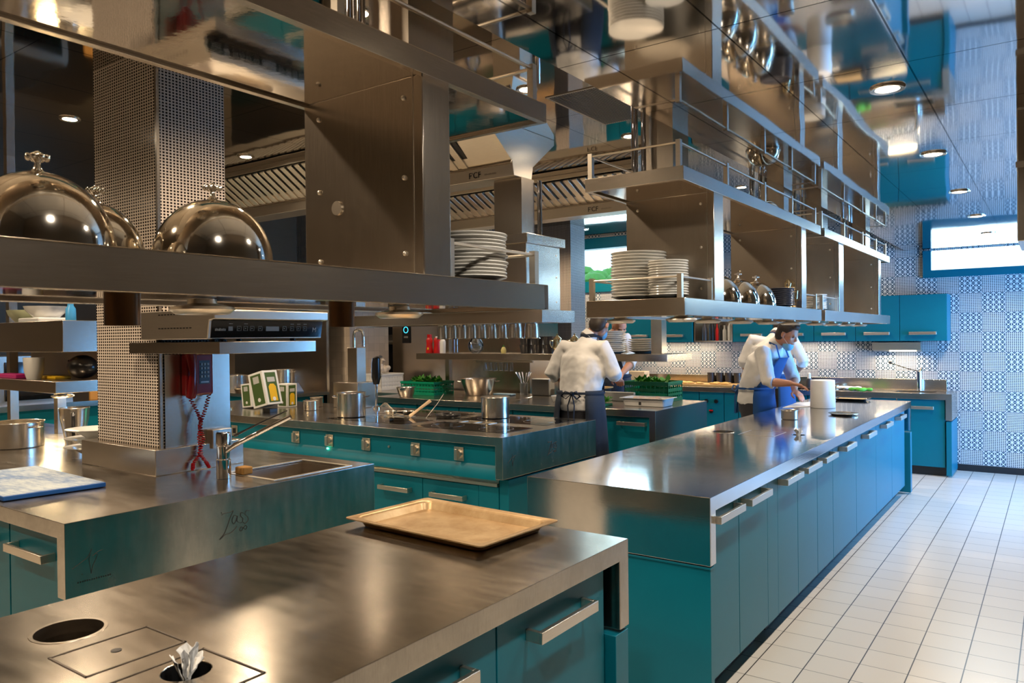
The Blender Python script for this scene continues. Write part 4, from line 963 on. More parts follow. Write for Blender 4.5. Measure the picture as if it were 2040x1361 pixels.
for i, (x, y) in enumerate(((-4.77, 4.83), (-4.62, 4.9))):
    single(MB().lathe([(.0001, 0), (.04, 0), (.055, .028), (.057, .028), (.042, -.0), (.0001, -.001)], (0, 0, 0), 24), 'condiment_dish', POT, 'small steel dish right of the tall stockpot, %s' % ('nearer the pot', 'farther from the pot')[i], 'dish', (x, y, TZ+.0025), 'small steel dishes', world=False)

# ------------------------------------------------------------------ crates
def crate(label, x0, x1, y0, y1, z, h, mat=GREEN, group=None):
    t = thing('plastic_crate', label, 'crate', ((x0+x1)/2, (y0+y1)/2, z), group)
    w = .006; m = MB()
    m.box(x0, x1, y0, y1, z, z+.008).box(x0-.006, x1+.006, y0-.006, y0+w, z+h-.022, z+h).box(x0-.006, x1+.006, y1-w, y1+.006, z+h-.022, z+h).box(x0-.006, x0+w, y0, y1, z+h-.022, z+h).box(x1-w, x1+.006, y0, y1, z+h-.022, z+h)
    m.box(x0-.003, x1+.003, y0-.003, y0+w, z, z+.03).box(x0-.003, x1+.003, y1-w, y1+.003, z, z+.03).box(x0-.003, x0+w, y0, y1, z, z+.03).box(x1-w, x1+.003, y0, y1, z, z+.03)
    n = max(3, int((x1-x0)/.045))
    for i in range(n+1):
        u = x0+(x1-x0-w)*i/n
        m.box(u, u+w*1.6, y0, y0+w, z, z+h-.01).box(u, u+w*1.6, y1-w, y1, z, z+h-.01)
    n2 = max(3, int((y1-y0)/.045))
    for i in range(n2+1):
        u = y0+(y1-y0-w)*i/n2
        m.box(x0, x0+w, u, u+w*1.6, z, z+h-.01).box(x1-w, x1, u, u+w*1.6, z, z+h-.01)
    for (za, zb_) in ((0, .22), (.30, .42), (.50, .66), (.80, 1)): m.box(x0, x1, y0+.001, y0+.004, z+h*za, z+h*zb_).box(x1-.004, x1-.001, y0, y1, z+h*za, z+h*zb_).box(x0, x1, y1-.004, y1-.001, z+h*za, z+h*zb_).box(x0+.001, x0+.004, y0, y1, z+h*za, z+h*zb_)
    m.build('crate_body', mat, t); return t
crate('dark green slatted crate with leaves at the right end of the preparation counter', -3.62, -3.14, 7.05, 7.40, TZ, .20)
crate('bright green crate with herbs at the left of the preparation counter', -6.36, -5.84, 6.62, 6.97, TZ, .155)
def leaves(label, cx, cy, z, rx, ry, n, s):
    m = MB(); rnd = random.Random(n)
    for i in range(n):
        a = rnd.random()*2*PI; q = math.sqrt(rnd.random()); x = math.cos(a)*q*rx; y = math.sin(a)*q*ry; d = Vector((rnd.uniform(-1, 1), rnd.uniform(-1, 1), rnd.uniform(.1, .9))).normalized()
        p = Vector((x, y, rnd.random()*.05)); m.loft([p, p+d*s*.5, p+d*s], [(.002, .001), (s*.28, .002), (.002, .001)], None, 6)
    o = single(m, 'leafy_herbs', LEAF, label, 'herbs', (cx, cy, z), world=False); o['kind'] = 'stuff'; return o
leaves('green leafy herbs piled in the dark green crate', -3.38, 7.22, TZ+.14, .18, .12, 130, .10)
leaves('dark herbs piled in the bright green crate', -6.1, 6.8, TZ+.12, .2, .12, 120, .08)
wt = thing('white_tub', 'white shallow plastic tub of shellfish near the counter corner', 'tub', (-3.17, 6.66, TZ), None, .04)
traymesh(.225, .135, .075, .012).build('tub', PLASTW, wt, (0, 0, 0))
MB().box(-.03, -.005, -.137-.018, -.135-.018, .015, .045).build('barcode_label', INK, wt, (0, 0, 0))
fm = MB(); rnd = random.Random(3)
for i in range(26): fm.ell((rnd.uniform(-.17, .10), rnd.uniform(-.09, .09), .03+rnd.random()*.035), .035, .022, .016, (rnd.random()-.5, 1, 0), seg=8, rings=6)
o = single(fm, 'shellfish_pile', plain('pale_pink_food', (.66, .50, .42), .6), 'pale pink food heaped inside the white tub', 'food', (-3.17, 6.66, TZ+.006), world=False); o['kind'] = 'stuff'
gb = single(MB().box(-.16, .10, -.11, .13, 0, .020), 'cutting_board', GREEN, 'green cutting board with chopped herbs at the counter front', 'board', (-3.58, 6.40, TZ+.001), None, .004, world=False)
leaves('chopped green herbs on the green cutting board', -3.55, 6.42, TZ+.021, .09, .07, 60, .05)
single(MB().box(-.3, .18, -.02, .02, 0, .09), 'paper_packet', PAPER, 'white folded paper packet behind the green cutting board', 'paper', (-3.66, 7.0, TZ), None, .004, world=False)
ft = thing('food_board', 'wooden board of small snacks under the cooks hands', 'board', (-4.0, 7.28, TZ))
MB().box(-4.25, -3.96, 7.18, 7.40, TZ, TZ+.10).build('raised_base', GRAYC, ft); MB().box(-4.25, -3.94, 7.16, 7.41, TZ+.10, TZ+.115).build('board', BOARD, ft)
for k in range(7):
    single(MB().ell((0, 0, .012), .022, .016, .012, seg=10, rings=6), 'canape', CAKE, 'small golden snack on the wooden board, %s from the left' % NTH[k].replace('nearest', 'first'), 'food', (-4.2+.034*k, 7.24+.05*(k % 3), TZ+.115), 'snacks on the wooden board', world=False)
# containers and bottles on the mid shelf (z 1.392)
ZS = 1.3935
def bottle(label, x, y, prof, mat, name='squeeze_bottle', cat='bottle', z=ZS, group=None, cap=None):
    t = thing(name, label, cat, (x, y, z), group)
    MB().lathe(prof, (0, 0, 0), 24).build('bottle_body', mat, t, (0, 0, 0))
    if cap: MB().lathe(cap[0], (0, 0, 0), 16).build('cap', cap[1], t, (0, 0, 0))
    return t
KP = [(.0001, 0), (.042, 0), (.044, .01), (.040, .05), (.034, .10), (.038, .15), (.026, .175), (.0001, .176)]
k1 = bottle('red ketchup bottle with tomato label at the left of the mid shelf', -5.90, 6.62, KP, REDB, cap=([(.027, .175), (.027, .215), (.0001, .216)], REDB))
MB().ell((.012, -.040, .05), .014, .005, .016, seg=10, rings=6).build('label', YELLOW, k1, (0, 0, 0))
bottle('second red sauce bottle touching the ketchup', -5.82, 6.66, KP, REDB, cap=([(.02, .175), (.018, .19), (.0001, .191)], PLASTW))
bottle('white squeeze bottle right of the red bottles', -5.70, 6.62, [(.0001, 0), (.033, 0), (.035, .13), (.026, .15), (.008, .16), (.004, .19), (.0001, .19)], PLASTW)
bottle('tall glass carafe, the narrow one before the post', -5.57, 6.7, [(.0001, 0), (.03, 0), (.03, .28), (.028, .28), (.028, .004), (.0001, .004)], GLASS, 'glass_tube', 'glass')
bottle('bulbous clear glass decanter on the mid shelf', -5.25, 6.66, [(.0001, 0), (.04, .0), (.075, .03), (.088, .075), (.078, .12), (.045, .17), (.038, .20), (.052, .245), (.050, .245), (.036, .20), (.043, .17), (.075, .12), (.085, .075), (.07, .03), (.0001, .006)], GLASS, 'glass_decanter', 'glass')
lm = bottle('small yellow lemon-shaped bottle on the mid shelf', -4.84, 6.62, [(.0001, 0), (.026, 0), (.03, .03), (.02, .06), (.008, .07), (.0001, .085)], plain('lemon_yellow', (.75, .65, .25), .4), 'lemon_bottle', cap=([(.009, .068), (.007, .085), (.0001, .086)], LEAF))
for i in range(3):
    for j in range(2):
        single(MB().lathe([(.0001, 0), (.055, 0), (.068, .085), (.070, .088), (.0001, .088)], (0, 0, 0), 24), 'dark_container', GRAYC, 'dark round container on the mid shelf, %s, %s column from the left' % (('lower', 'upper')[j], ('first', 'second', 'third')[i]), 'container', (-4.66+i*.15, 6.78, ZS+j*.089), 'stacked dark containers', world=False)
for i in range(3):
    tp = thing('silver_teapot', 'ornate warm silver teapot on the mid shelf, %s from the left' % ('first', 'second', 'third')[i], 'teapot', (-4.17+i*.205, 6.64, ZS), 'silver teapots')
    MB().lathe([(.0001, 0), (.03, 0), (.024, .015), (.05, .05), (.055, .08), (.04, .12), (.045, .15), (.02, .175), (.006, .185), (.010, .2), (.0001, .205)], (0, 0, 0), 24).build('pot_body', GOLD, tp, (0, 0, 0))
    MB().tube([(-.05, 0, .13), (-.085, 0, .135), (-.092, 0, .10), (-.075, 0, .07), (-.05, 0, .055)], .005).build('handle', GOLD, tp, (0, 0, 0))
    MB().loft([(.05, 0, .06), (.085, 0, .09), (.10, 0, .13)], [.012, .008, .006], None, 10).build('spout', GOLD, tp, (0, 0, 0))
for i in range(9):
    k_ = 1.35 if i > 6 else 1; xx = -3.98+i*.098 if i < 7 else (-3.27, -3.12)[i-7]
    single(MB().lathe([(.0001, 0), (.033*k_, .0), (.036*k_, -.004), (.036*k_, -.02), (.038*k_, -.022), (.040*k_, -.105), (.046*k_, -.112), (.040*k_, -.112), (.036*k_, -.10), (.030*k_, -.004), (.0001, -.003)], (0, 0, 0), 24), 'steel_beaker', POT, 'inverted steel beaker hanging under the boxed gantry, %s from the left' % NTH[i].replace('nearest', 'first'), 'beaker', (xx, 4.62, 1.668), 'beakers hanging under the boxed gantry', world=False)
for i in range(6):
    single(MB().lathe([(.0001, 0), (.014, 0), (.022, -.085), (.024, -.10), (.020, -.10), (.0001, -.09)], (0, 0, 0), 14), 'hanging_glass', GLASS, 'small glass hanging below the mid shelf, %s from the left' % NTH[i].replace('nearest', 'first'), 'glass', (-5.42+i*.075, 7.05, 1.28), 'small glasses under the mid shelf', world=False)
uj = thing('utensil_jar', 'white jar of steel utensils on the preparation counter', 'jar', (-4.98, 7.2, TZ))
MB().lathe([(.0001, 0), (.045, 0), (.048, .13), (.052, .135), (.046, .135), (.043, .006), (.0001, .006)], (0, 0, 0), 24).build('jar_body', PLASTW, uj, (0, 0, 0))
for k in range(6):
    a = k*1.1; MB().loft([(0, 0, .02), (math.cos(a)*.04, math.sin(a)*.03, .15), (math.cos(a)*.10, math.sin(a)*.06, .26)], [(.004, .003), (.005, .003), (.02, .004)], (0, 1, 0), 8).build('utensil', CHROME, uj, (0, 0, 0))
single(MB().lathe([(.0001, 0), (.035, 0), (.06, .05), (.062, .06), (.058, .06), (.0001, .01)], (0, 0, 0), 24), 'small_white_bowl', PLASTW, 'small white plastic bowl left of the near cook', 'bowl', (-4.17, 6.62, TZ), world=False)
for (x, y, lab, m) in ((-4.75, 7.25, 'white food tub behind the utensil jar', PLASTW), (-4.4, 7.3, 'cream storage box behind the near cook', plain('cream_plastic', (.6, .5, .35), .5))):
    single(MB().box(-.12, .12, -.06, .06, 0, .19), 'storage_box', m, lab, 'box', (x, y, TZ), None, .01, world=False)
single(MB().box(-.13, .13, -.05, .05, 0, .02), 'blue_cloth', plain('pale_blue_cloth', (.35, .55, .75), .8), 'folded pale blue cloth beside the utensil jar', 'cloth', (-5.15, 7.05, TZ), None, .008, world=False)
for i in range(4):
    single(MB().lathe([(.0001, 0), (.045, 0), (.05, .16), (.0001, .16)], (0, 0, 0), 20), 'dark_jar', GRAYC, 'dark glass jar behind the two cooks hands, %s from the left' % NTH[i].replace('nearest', 'first'), 'jar', (-3.78+i*.12, 9.885, TZ), 'dark jars on the back counter', world=False)

# back counter things
bf = thing('faucet', 'chrome tap with black spray hose on the back counter', 'faucet', (-1.29, 9.86, TZ))
MB().lathe([(.0001, 0), (.028, 0), (.026, .15), (.03, .22), (.0001, .23)], (0, 0, 0), 20).build('tap_body', CHROME, bf, (0, 0, 0))
MB().loft([(0, 0, .2), (.03, -.06, .26), (.04, -.1, .24)], [.012, .012, .010], None, 10).build('spout', CHROME, bf, (0, 0, 0))
MB().loft([(0, 0, .22), (-.12, -.02, .25), (-.28, -.05, .31)], [.006, .006, .006], None, 8).ell((-.29, -.05, .32), .022, .022, .02, seg=10, rings=8).build('spray_hose', BLACK, bf, (0, 0, 0))
def cloth(label, x, y, z, s, mat, seed):
    rnd = random.Random(seed); m = MB()
    for k in range(9): m.ell((rnd.uniform(-s, s), rnd.uniform(-s*.4, s*.4), s*.22), s*.45, s*.3, s*.22, (rnd.random()-.5, 1, .2), seg=10, rings=8)
    o = single(m, 'crumpled_cloth', mat, label, 'cloth', (x, y, z), world=False)
    md = o.modifiers.new('merge', 'REMESH'); md.mode = 'VOXEL'; md.voxel_size = .012; md.use_smooth_shade = True; return o
cloth('crumpled white cloth on the back counter behind the long island', -2.00, 9.62, TZ+.001, .10, PAPER, 2)
cloth('crumpled green and white towel hanging over the back counter edge', -1.83, 9.42, TZ+.001, .10, CLOTHG, 5)
single(MB().box(-.5, .25, -.09, .10, 0, .018), 'black_tray', BLACK, 'long black tray on the back counter beside the towel', 'tray', (-2.25, 9.55, TZ), None, .004, world=False)
bpy.data.objects['black_tray'].location.x = -2.4
single(MB().lathe([(.0001, 0), (.07, 0), (.075, .045), (.072, .045), (.067, .004), (.0001, .004)], (0, 0, 0), 24), 'steel_dish', STEEL, 'low steel dish on the back counter behind the paper roll', 'dish', (-2.20, 9.75, TZ), world=False)
fl = MB().box(-4.6, -2.95, 9.44, 9.82, TZ+.001, TZ+.028)
single(fl, 'pastry_board', BOARD, 'long pale wooden pastry board on the back counter', 'board', (-3.8, 9.6, TZ+.001), None, .003)
dm = MB(); rnd = random.Random(8)
for i in range(40): dm.ell((rnd.uniform(-.75, .35), rnd.uniform(-.12, .12), .012), .05, .03, .012, (rnd.random()-.5, 1, 0), seg=8, rings=5)
o = single(dm, 'dough_pieces', CAKE, 'yellow pastry pieces scattered on the long wooden board', 'pastry', (-3.8, 9.6, TZ+.028), world=False); o['kind'] = 'stuff'
single(MB().lathe([(.0001, 0), (.09, 0), (.14, .10), (.15, .12), (.146, .12), (.088, .006), (.0001, .006)], (0, 0, 0), 32), 'glass_bowl', GLASS, 'clear glass bowl on the pastry board behind the cooks', 'bowl', (-3.14, 9.62, TZ+.0295), world=False)
bq_ = bottle('white-capped sauce bottle beside the far cook on the back counter', -2.42, 9.52, [(.0001, 0), (.035, 0), (.036, .10), (.028, .13), (.0001, .13)], GRAYC, z=TZ, cap=([(.02, .13), (.018, .19), (.0001, .20)], PLASTW))
single(MB().box(-.14, .14, -.08, .08, 0, .17), 'bread_box', plain('cream_carton', (.62, .50, .34), .7), 'cream box on the back counter behind the shelf post', 'box', (-4.05, 9.72, TZ+.3), None, .006, world=False)
bpy.data.objects['bread_box'].location.z = TZ+.001; bpy.data.objects['bread_box'].location.x = -4.78

# ------------------------------------------------------------------ left shelf unit on island B
ls = thing('counter_shelf_unit', 'two-tier steel shelf unit left of the mosaic pillar with bowls and cup', 'shelf', (-6.0, 2.6, TZ))
MB().box(-6.9, -5.42, 2.36, 2.86, 1.225, 1.305).build('lower_shelf', STEEL, ls, None, .003)
MB().box(-6.9, -5.42, 2.41, 2.84, 1.50, 1.715).build('upper_drawer_box', STEEL, ls, None, .003)
MB().box(-6.0, -5.94, 2.6, 2.66, TZ+.001, 1.225).build('post', STEELV, ls); MB().box(-6.8, -6.74, 2.6, 2.66, TZ+.001, CEIL).build('post', STEELV, ls)
MB().box(-6.9, -5.44, 2.82, 2.84, 1.305, 1.50).build('back_panel', STEELD, ls)
heat(ls, -5.50, 2.44, 1.225, 'd')
area('shelf_glow', (-5.9, 2.6, 1.215), (0, 0, 0), .8, .2, 12, (1, .74, .40))
cu = single(MB().lathe([(.0001, 0), (.045, 0), (.062, .06), (.066, .155), (.063, .155), (.058, .06), (.0001, .01)], (0, 0, 0), 28), 'embossed_cup', WHITEP, 'white embossed cup on the lower left shelf', 'cup', (-5.93, 2.44, 1.3062), world=False)
single(MB().box(-.14, .16, -.05, .06, 0, .018), 'yellow_folder', YELLOW, 'yellow folded card under the white embossed cup', 'card', (-5.93, 2.52, 1.3062), None, .003, world=False).location.y = 2.56
single(MB().box(-.2, .2, -.06, .06, 0, .03), 'magenta_pad', plain('magenta', (.45, .01, .16), .5), 'magenta pad at the far left of the lower shelf', 'pad', (-6.35, 2.47, 1.3062), None, .004, world=False)
bgm = MB().ell((0, 0, .088), .14, .09, .085, seg=16, rings=10).tube([(-.1, 0, .08), (-.16, -.02, .13), (-.2, 0, .06)], .006)
single(bgm, 'black_pouch', BLACK, 'black bag lying on the lower shelf beside the mosaic pillar', 'bag', (-5.60, 2.62, 1.304), world=False)
for i, (x, r, h, m, lab) in enumerate(((-6.14, .15, .085, WHITEP, 'wide white bowl on the upper left shelf unit'), (-6.46, .14, .10, plain('pale_green_bowl', (.45, .48, .30), .3), 'pale green bowl at the left edge on the shelf unit'))):
    single(MB().lathe([(.0001, 0), (r*.55, 0), (r*.9, h*.6), (r, h), (r*.97, h), (r*.5, .01), (.0001, .01)], (0, 0, 0), 32), 'mixing_bowl', m, lab, 'bowl', (x, 2.62, 1.715+.035*(i == 0)), world=False)
single(MB().box(-.17, .17, -.12, .12, 0, .034), 'flat_dish', PLASTW, 'white rectangular dish under the wide white bowl', 'dish', (-6.16, 2.62, 1.7155), None, .008, world=False)
single(MB().lathe([(.0001, 0), (.035, 0), (.033, .09), (.02, .11), (.02, .13), (.0001, .13)], (0, 0, 0), 20), 'blue_bottle', plain('sky_blue_plastic', (.05, .30, .62), .3), 'blue bottle with white top on the upper left shelf', 'bottle', (-5.72, 2.6, 1.7155), world=False)

# ------------------------------------------------------------------ far left background
ov = thing('combi_oven', 'tall dark glass oven built in steel behind the hook stand', 'oven', (-8.1, 8.3, 0))
MB().box(-9.2, -7.55, 8.05, 8.7, 0, 2.15).build('casing', STEELV, ov, None, .004)
for (z0, z1) in ((.95, 1.48), (1.62, 2.02)):
    MB().box(-8.95, -7.72, 8.035, 8.05, z0, z1).build('door_glass', GLASSK, ov); MB().box(-8.85, -7.8, 8.0, 8.02, z1+.03, z1+.055).build('door_handle', HANDLE, ov)
fg = thing('steel_cabinet_tower', 'tall brushed steel cabinet with a blue-lit black control panel', 'cabinet', (-6.5, 7.9, 0))
MB().box(-7.5, -5.2, 7.65, 8.3, 0, 2.2).build('casing', STEELV, fg, None, .004)
sc_ = MB().box(-7.30, -7.16, 7.635, 7.65, 1.50, 1.80).build('control_panel', GLASSK, fg)
MB().lathe([(.036, 7.632), (.036, 7.635), (.044, 7.635), (.044, 7.632), (.036, 7.632)], (-7.23, 0, 1.68), 28, 'y').box(-7.27, -7.19, 7.632, 7.635, 1.745, 1.765).build('lit_ring', SCREEN, sc_)
MB().box(-7.265, -7.195, 7.632, 7.635, 1.57, 1.595).build('printed_line', SCRW, sc_)
bench = thing('steel_bench', 'steel bench left of the preparation counter carrying a white crate', 'bench', (-7.0, 7.1, 0))
MB().box(-7.42, -6.50, 6.72, 7.5, .86, .90).build('bench_top', STEEL, bench); MB().box(-7.38, -6.54, 6.78, 7.45, .1, .86).build('bench_base', STEELD, bench)
for (x, y) in ((-7.3, 6.85), (-6.62, 6.85), (-7.3, 7.4), (-6.62, 7.4)): MB().cyl((x, y, 0), .02, .1, 12).build('foot', BLACK, bench)
wcr = crate('white plastic crate on the steel bench left of the green crate', -7.38, -7.02, 6.95, 7.35, .90, .21, PLASTW)
MB().box(-7.375, -7.025, 6.957, 7.343, .908, 1.10).build('liner', PLASTW, wcr)
gm = MB(); rnd = random.Random(4)
for k in range(12): gm.ell((rnd.uniform(-.09, .09), rnd.uniform(-.08, .08), .03+rnd.random()*.05), .038, .038, .034, seg=10, rings=8)
gm.loft([(0, 0, .07), (.02, 0, .13), (.05, 0, .17), (.03, .01, .19)], [.05, .018, .03, .012], None, 10)
go = single(gm, 'garlic_bag', plain('garlic', (.62, .55, .48), .5), 'bag of garlic bulbs on top of the white crate', 'bag', (-7.2, 7.12, 1.112), world=False)
# counter H, back left, with pots
hc = thing('stove_counter', 'teal stove counter with steel top in the left background', 'counter', (-8.3, 6.0, 0))
MB().box(-9.55, -7.55, 5.75, 6.55, .86, .90).build('counter_top', STEEL, hc); MB().box(-9.5, -7.6, 5.80, 6.5, .1, .86).build('base', TEAL, hc); MB().box(-9.45, -7.65, 5.85, 6.45, 0, .1).build('plinth', RUBBER, hc)
single(MB().box(-9.55, -7.6, 6.56, 6.60, 0, 1.9), 'steel_splashback', STEEL, 'warm-lit steel splashback behind the stove counter', 'panel', (-8.5, 6.58, 0))
pot('steel pot with lid on the blue-grey stand of the stove counter', -7.88, 6.1, 1.0225, .135, .17, rz=.3)
single(MB().prism([(-.12, 0), (.2, 0), (.2, .02), (.1, .12), (-.12, .12)], 'y', -.14, .14), 'kitchen_scale', plain('blue_grey_plastic', (.10, .18, .38), .35), 'blue-grey kitchen scale under the lidded pot', 'scale', (-7.86, 6.1, .90), None, .004, world=False)
pot('wide steel pan at the left of the stove counter behind the phone pillar', -8.9, 6.1, .90, .22, .20, handles='none')
fp = thing('frying_pan', 'frying pan with black handle in front of the wide steel pan', 'pan', (-8.0, 5.95, .90), None, 0)
MB().lathe([(.0001, 0), (.13, 0), (.155, .045), (.152, .045), (.128, .005), (.0001, .005)], (-.42, 0, 0), 32).build('pan_body', STEELD, fp, (0, 0, 0)); MB().loft([(-.27, 0, .035), (-.12, 0, .055), (.0, 0, .07)], [(.01, .006), (.012, .007), (.014, .007)], (0, 1, 0), 8).build('handle', BLACK, fp, (0, 0, 0))
lc = thing('left_wall_counter', 'teal counter with dark oven doors along the far left wall', 'counter', (-9.2, 4.4, 0))
MB().box(XL, -8.95, 2.6, 5.6, .1, .84).build('base', TEAL, lc); MB().box(XL, -8.9, 2.6, 5.6, .84, .90).build('counter_top', STEEL, lc); MB().box(XL, -9.0, 2.65, 5.55, 0, .1).build('plinth', RUBBER, lc)
lo = thing('wall_oven', 'dark glass oven with a green light at the far left', 'oven', (-9.2, 3.7, .9))
MB().box(XL, -9.0, 3.35, 4.1, .90, 1.42).build('casing', STEELD, lo); gl = MB().box(-9.0, -8.985, 3.42, 4.03, .95, 1.36).build('door_glass', GLASSK, lo); MB().ell((-8.98, 3.95, 1.0), .008, .012, .012, seg=8, rings=6).build('indicator_light', LEDG, gl)
single(MB().box(-9.05, -9.02, 4.3, 4.75, .90, 1.25), 'wooden_board', plain('orange_board', (.62, .30, .06), .5), 'orange wooden board standing at the far left behind the pillar', 'board', (-9.03, 4.5, .9))

for o in list(COL.objects):
    if not o.parent and o.get('category') and o.get('category') not in ('worktop', 'pillar', 'shelf', 'panel', 'cabinet', 'rail', 'oven', 'counter') and abs(o.location.z-TZ) < .0004: o.location.z += .0014

def steam():
    m = bpy.data.materials.new('steam'); m.use_nodes = True; nt = m.node_tree; nt.nodes.remove(nt.nodes['Principled BSDF'])
    v = nt.nodes.new('ShaderNodeVolumeScatter'); v.inputs['Color'].default_value = (1, 1, 1, 1)
    co = objco(nt); x, y, z = sep(nt, co)
    n_ = noise(nt, mapped(nt, co, (1, 1, .6)), 9, 3)
    r = mth(nt, 'SQRT', mth(nt, 'ADD', mth(nt, 'MULTIPLY', x, x), mth(nt, 'MULTIPLY', y, y)))
    fall = mth(nt, 'MAXIMUM', 0, mth(nt, 'SUBTRACT', 1, mth(nt, 'DIVIDE', r, .15)))
    fz = mth(nt, 'MAXIMUM', 0, mth(nt, 'SUBTRACT', 1, mth(nt, 'DIVIDE', z, .24)))
    d = mth(nt, 'MULTIPLY', mth(nt, 'MULTIPLY', fall, fz), ramp(nt, n_, .42, .65, 0, 9))
    nt.links.new(d, v.inputs['Density']); nt.links.new(v.outputs[0], nt.nodes['Material Output'].inputs['Volume'])
    o = single(MB().lathe([(.0001, 0), (.12, 0), (.13, .12), (.12, .19), (.0001, .205)], (0, 0, 0), 20), 'steam', m, 'faint white steam rising from the conical steel bowl', 'steam', (-5.47, 6.98, TZ+.20), world=False)
    o['kind'] = 'stuff'
steam()
# ------------------------------------------------------------------ people
def remesh(o, v, smooth=3):
    m = o.modifiers.new('merge', 'REMESH'); m.mode = 'VOXEL'; m.voxel_size = v; m.use_smooth_shade = True
    if smooth:
        s = o.modifiers.new('relax', 'SMOOTH'); s.factor = .5; s.iterations = smooth
def head(mb, c, F, U, s=1.0):
    F = Vector(F).normalized(); U = Vector(U); U = (U-F*U.dot(F)).normalized(); R = F.cross(U); c = Vector(c)
    def P(r, f, u): return c+R*r*s+F*f*s+U*u*s
    mb.ell(P(0, -.008, .025), .076*s, .096*s, .092*s, F, U, 24, 16)
    mb.ell(P(0, .030, -.030), .060*s, .062*s, .080*s, F, U, 20, 14)
    mb.ell(P(0, .058, -.085), .030*s, .026*s, .024*s, F, U, 14, 10)       # chin
    mb.ell(P(0, .082, .018), .046*s, .012*s, .010*s, F, U, 14, 8)          # brow
    mb.loft([P(0, .082, .014), P(0, .104, -.022), P(0, .092, -.034)], [(.008*s, .008*s), (.014*s, .012*s), (.010*s, .008*s)], R, 10)   # nose
    mb.ell(P(0, .088, -.056), .022*s, .009*s, .006*s, F, U, 12, 8); mb.ell(P(0, .086, -.066), .019*s, .009*s, .006*s, F, U, 12, 8)     # lips
    for k in (-1, 1):
        mb.ell(P(k*.076, -.006, -.008), .010*s, .018*s, .030*s, F+R*.3*k, U, 12, 8)   # ears
        mb.ell(P(k*.044, .062, -.022), .020*s, .018*s, .018*s, F, U, 12, 8)           # cheeks
    return P
def hand(mb, W, D, N, curl=.5, s=1.0, side=1):
    """wrist W, pointing D, palm normal N; thumb on the `side`"""
    D = Vector(D).normalized(); N = Vector(N); N = (N-D*N.dot(D)).normalized(); R = D.cross(N)*side; W = Vector(W)
    mb.loft([W-D*.02, W+D*.03*s, W+D*.088*s], [(.026*s, .018*s), (.038*s, .016*s), (.040*s, .013*s)], R, 14)
    for i, (off, L) in enumerate(((.030, .070), (.011, .080), (-.009, .074), (-.028, .058))):
        c = curl*(1+.12*i); p = W+D*.084*s+R*off*s; pts = [p-D*.02]; d = D.copy()
        for j, seg in enumerate((.42, .32, .26)):
            a = c*(.35, .6, .6)[j]; q = Matrix.Rotation(-a, 3, R*side) if False else Matrix.Rotation(a, 3, N.cross(d).normalized())
            d = (d*math.cos(a)+N*math.sin(a)).normalized() if j == 0 else (q @ d if False else (d+N*math.tan(a*.7)).normalized())
            pts.append(pts[-1]+d*(L*seg*s+(.02 if j == 0 else 0)))
        mb.loft(pts, [.0098*s, .0095*s, .0085*s, .0065*s], None, 8)
    p = W+D*.025*s+R*.028*s
    mb.loft([p, p+(D*.5+R*.8).normalized()*.035*s+N*.006, p+(D*.75+R*.6).normalized()*.062*s+N*.018, p+(D*.95+R*.35).normalized()*.082*s+N*.028], [.014*s, .012*s, .010*s, .007*s], None, 8)
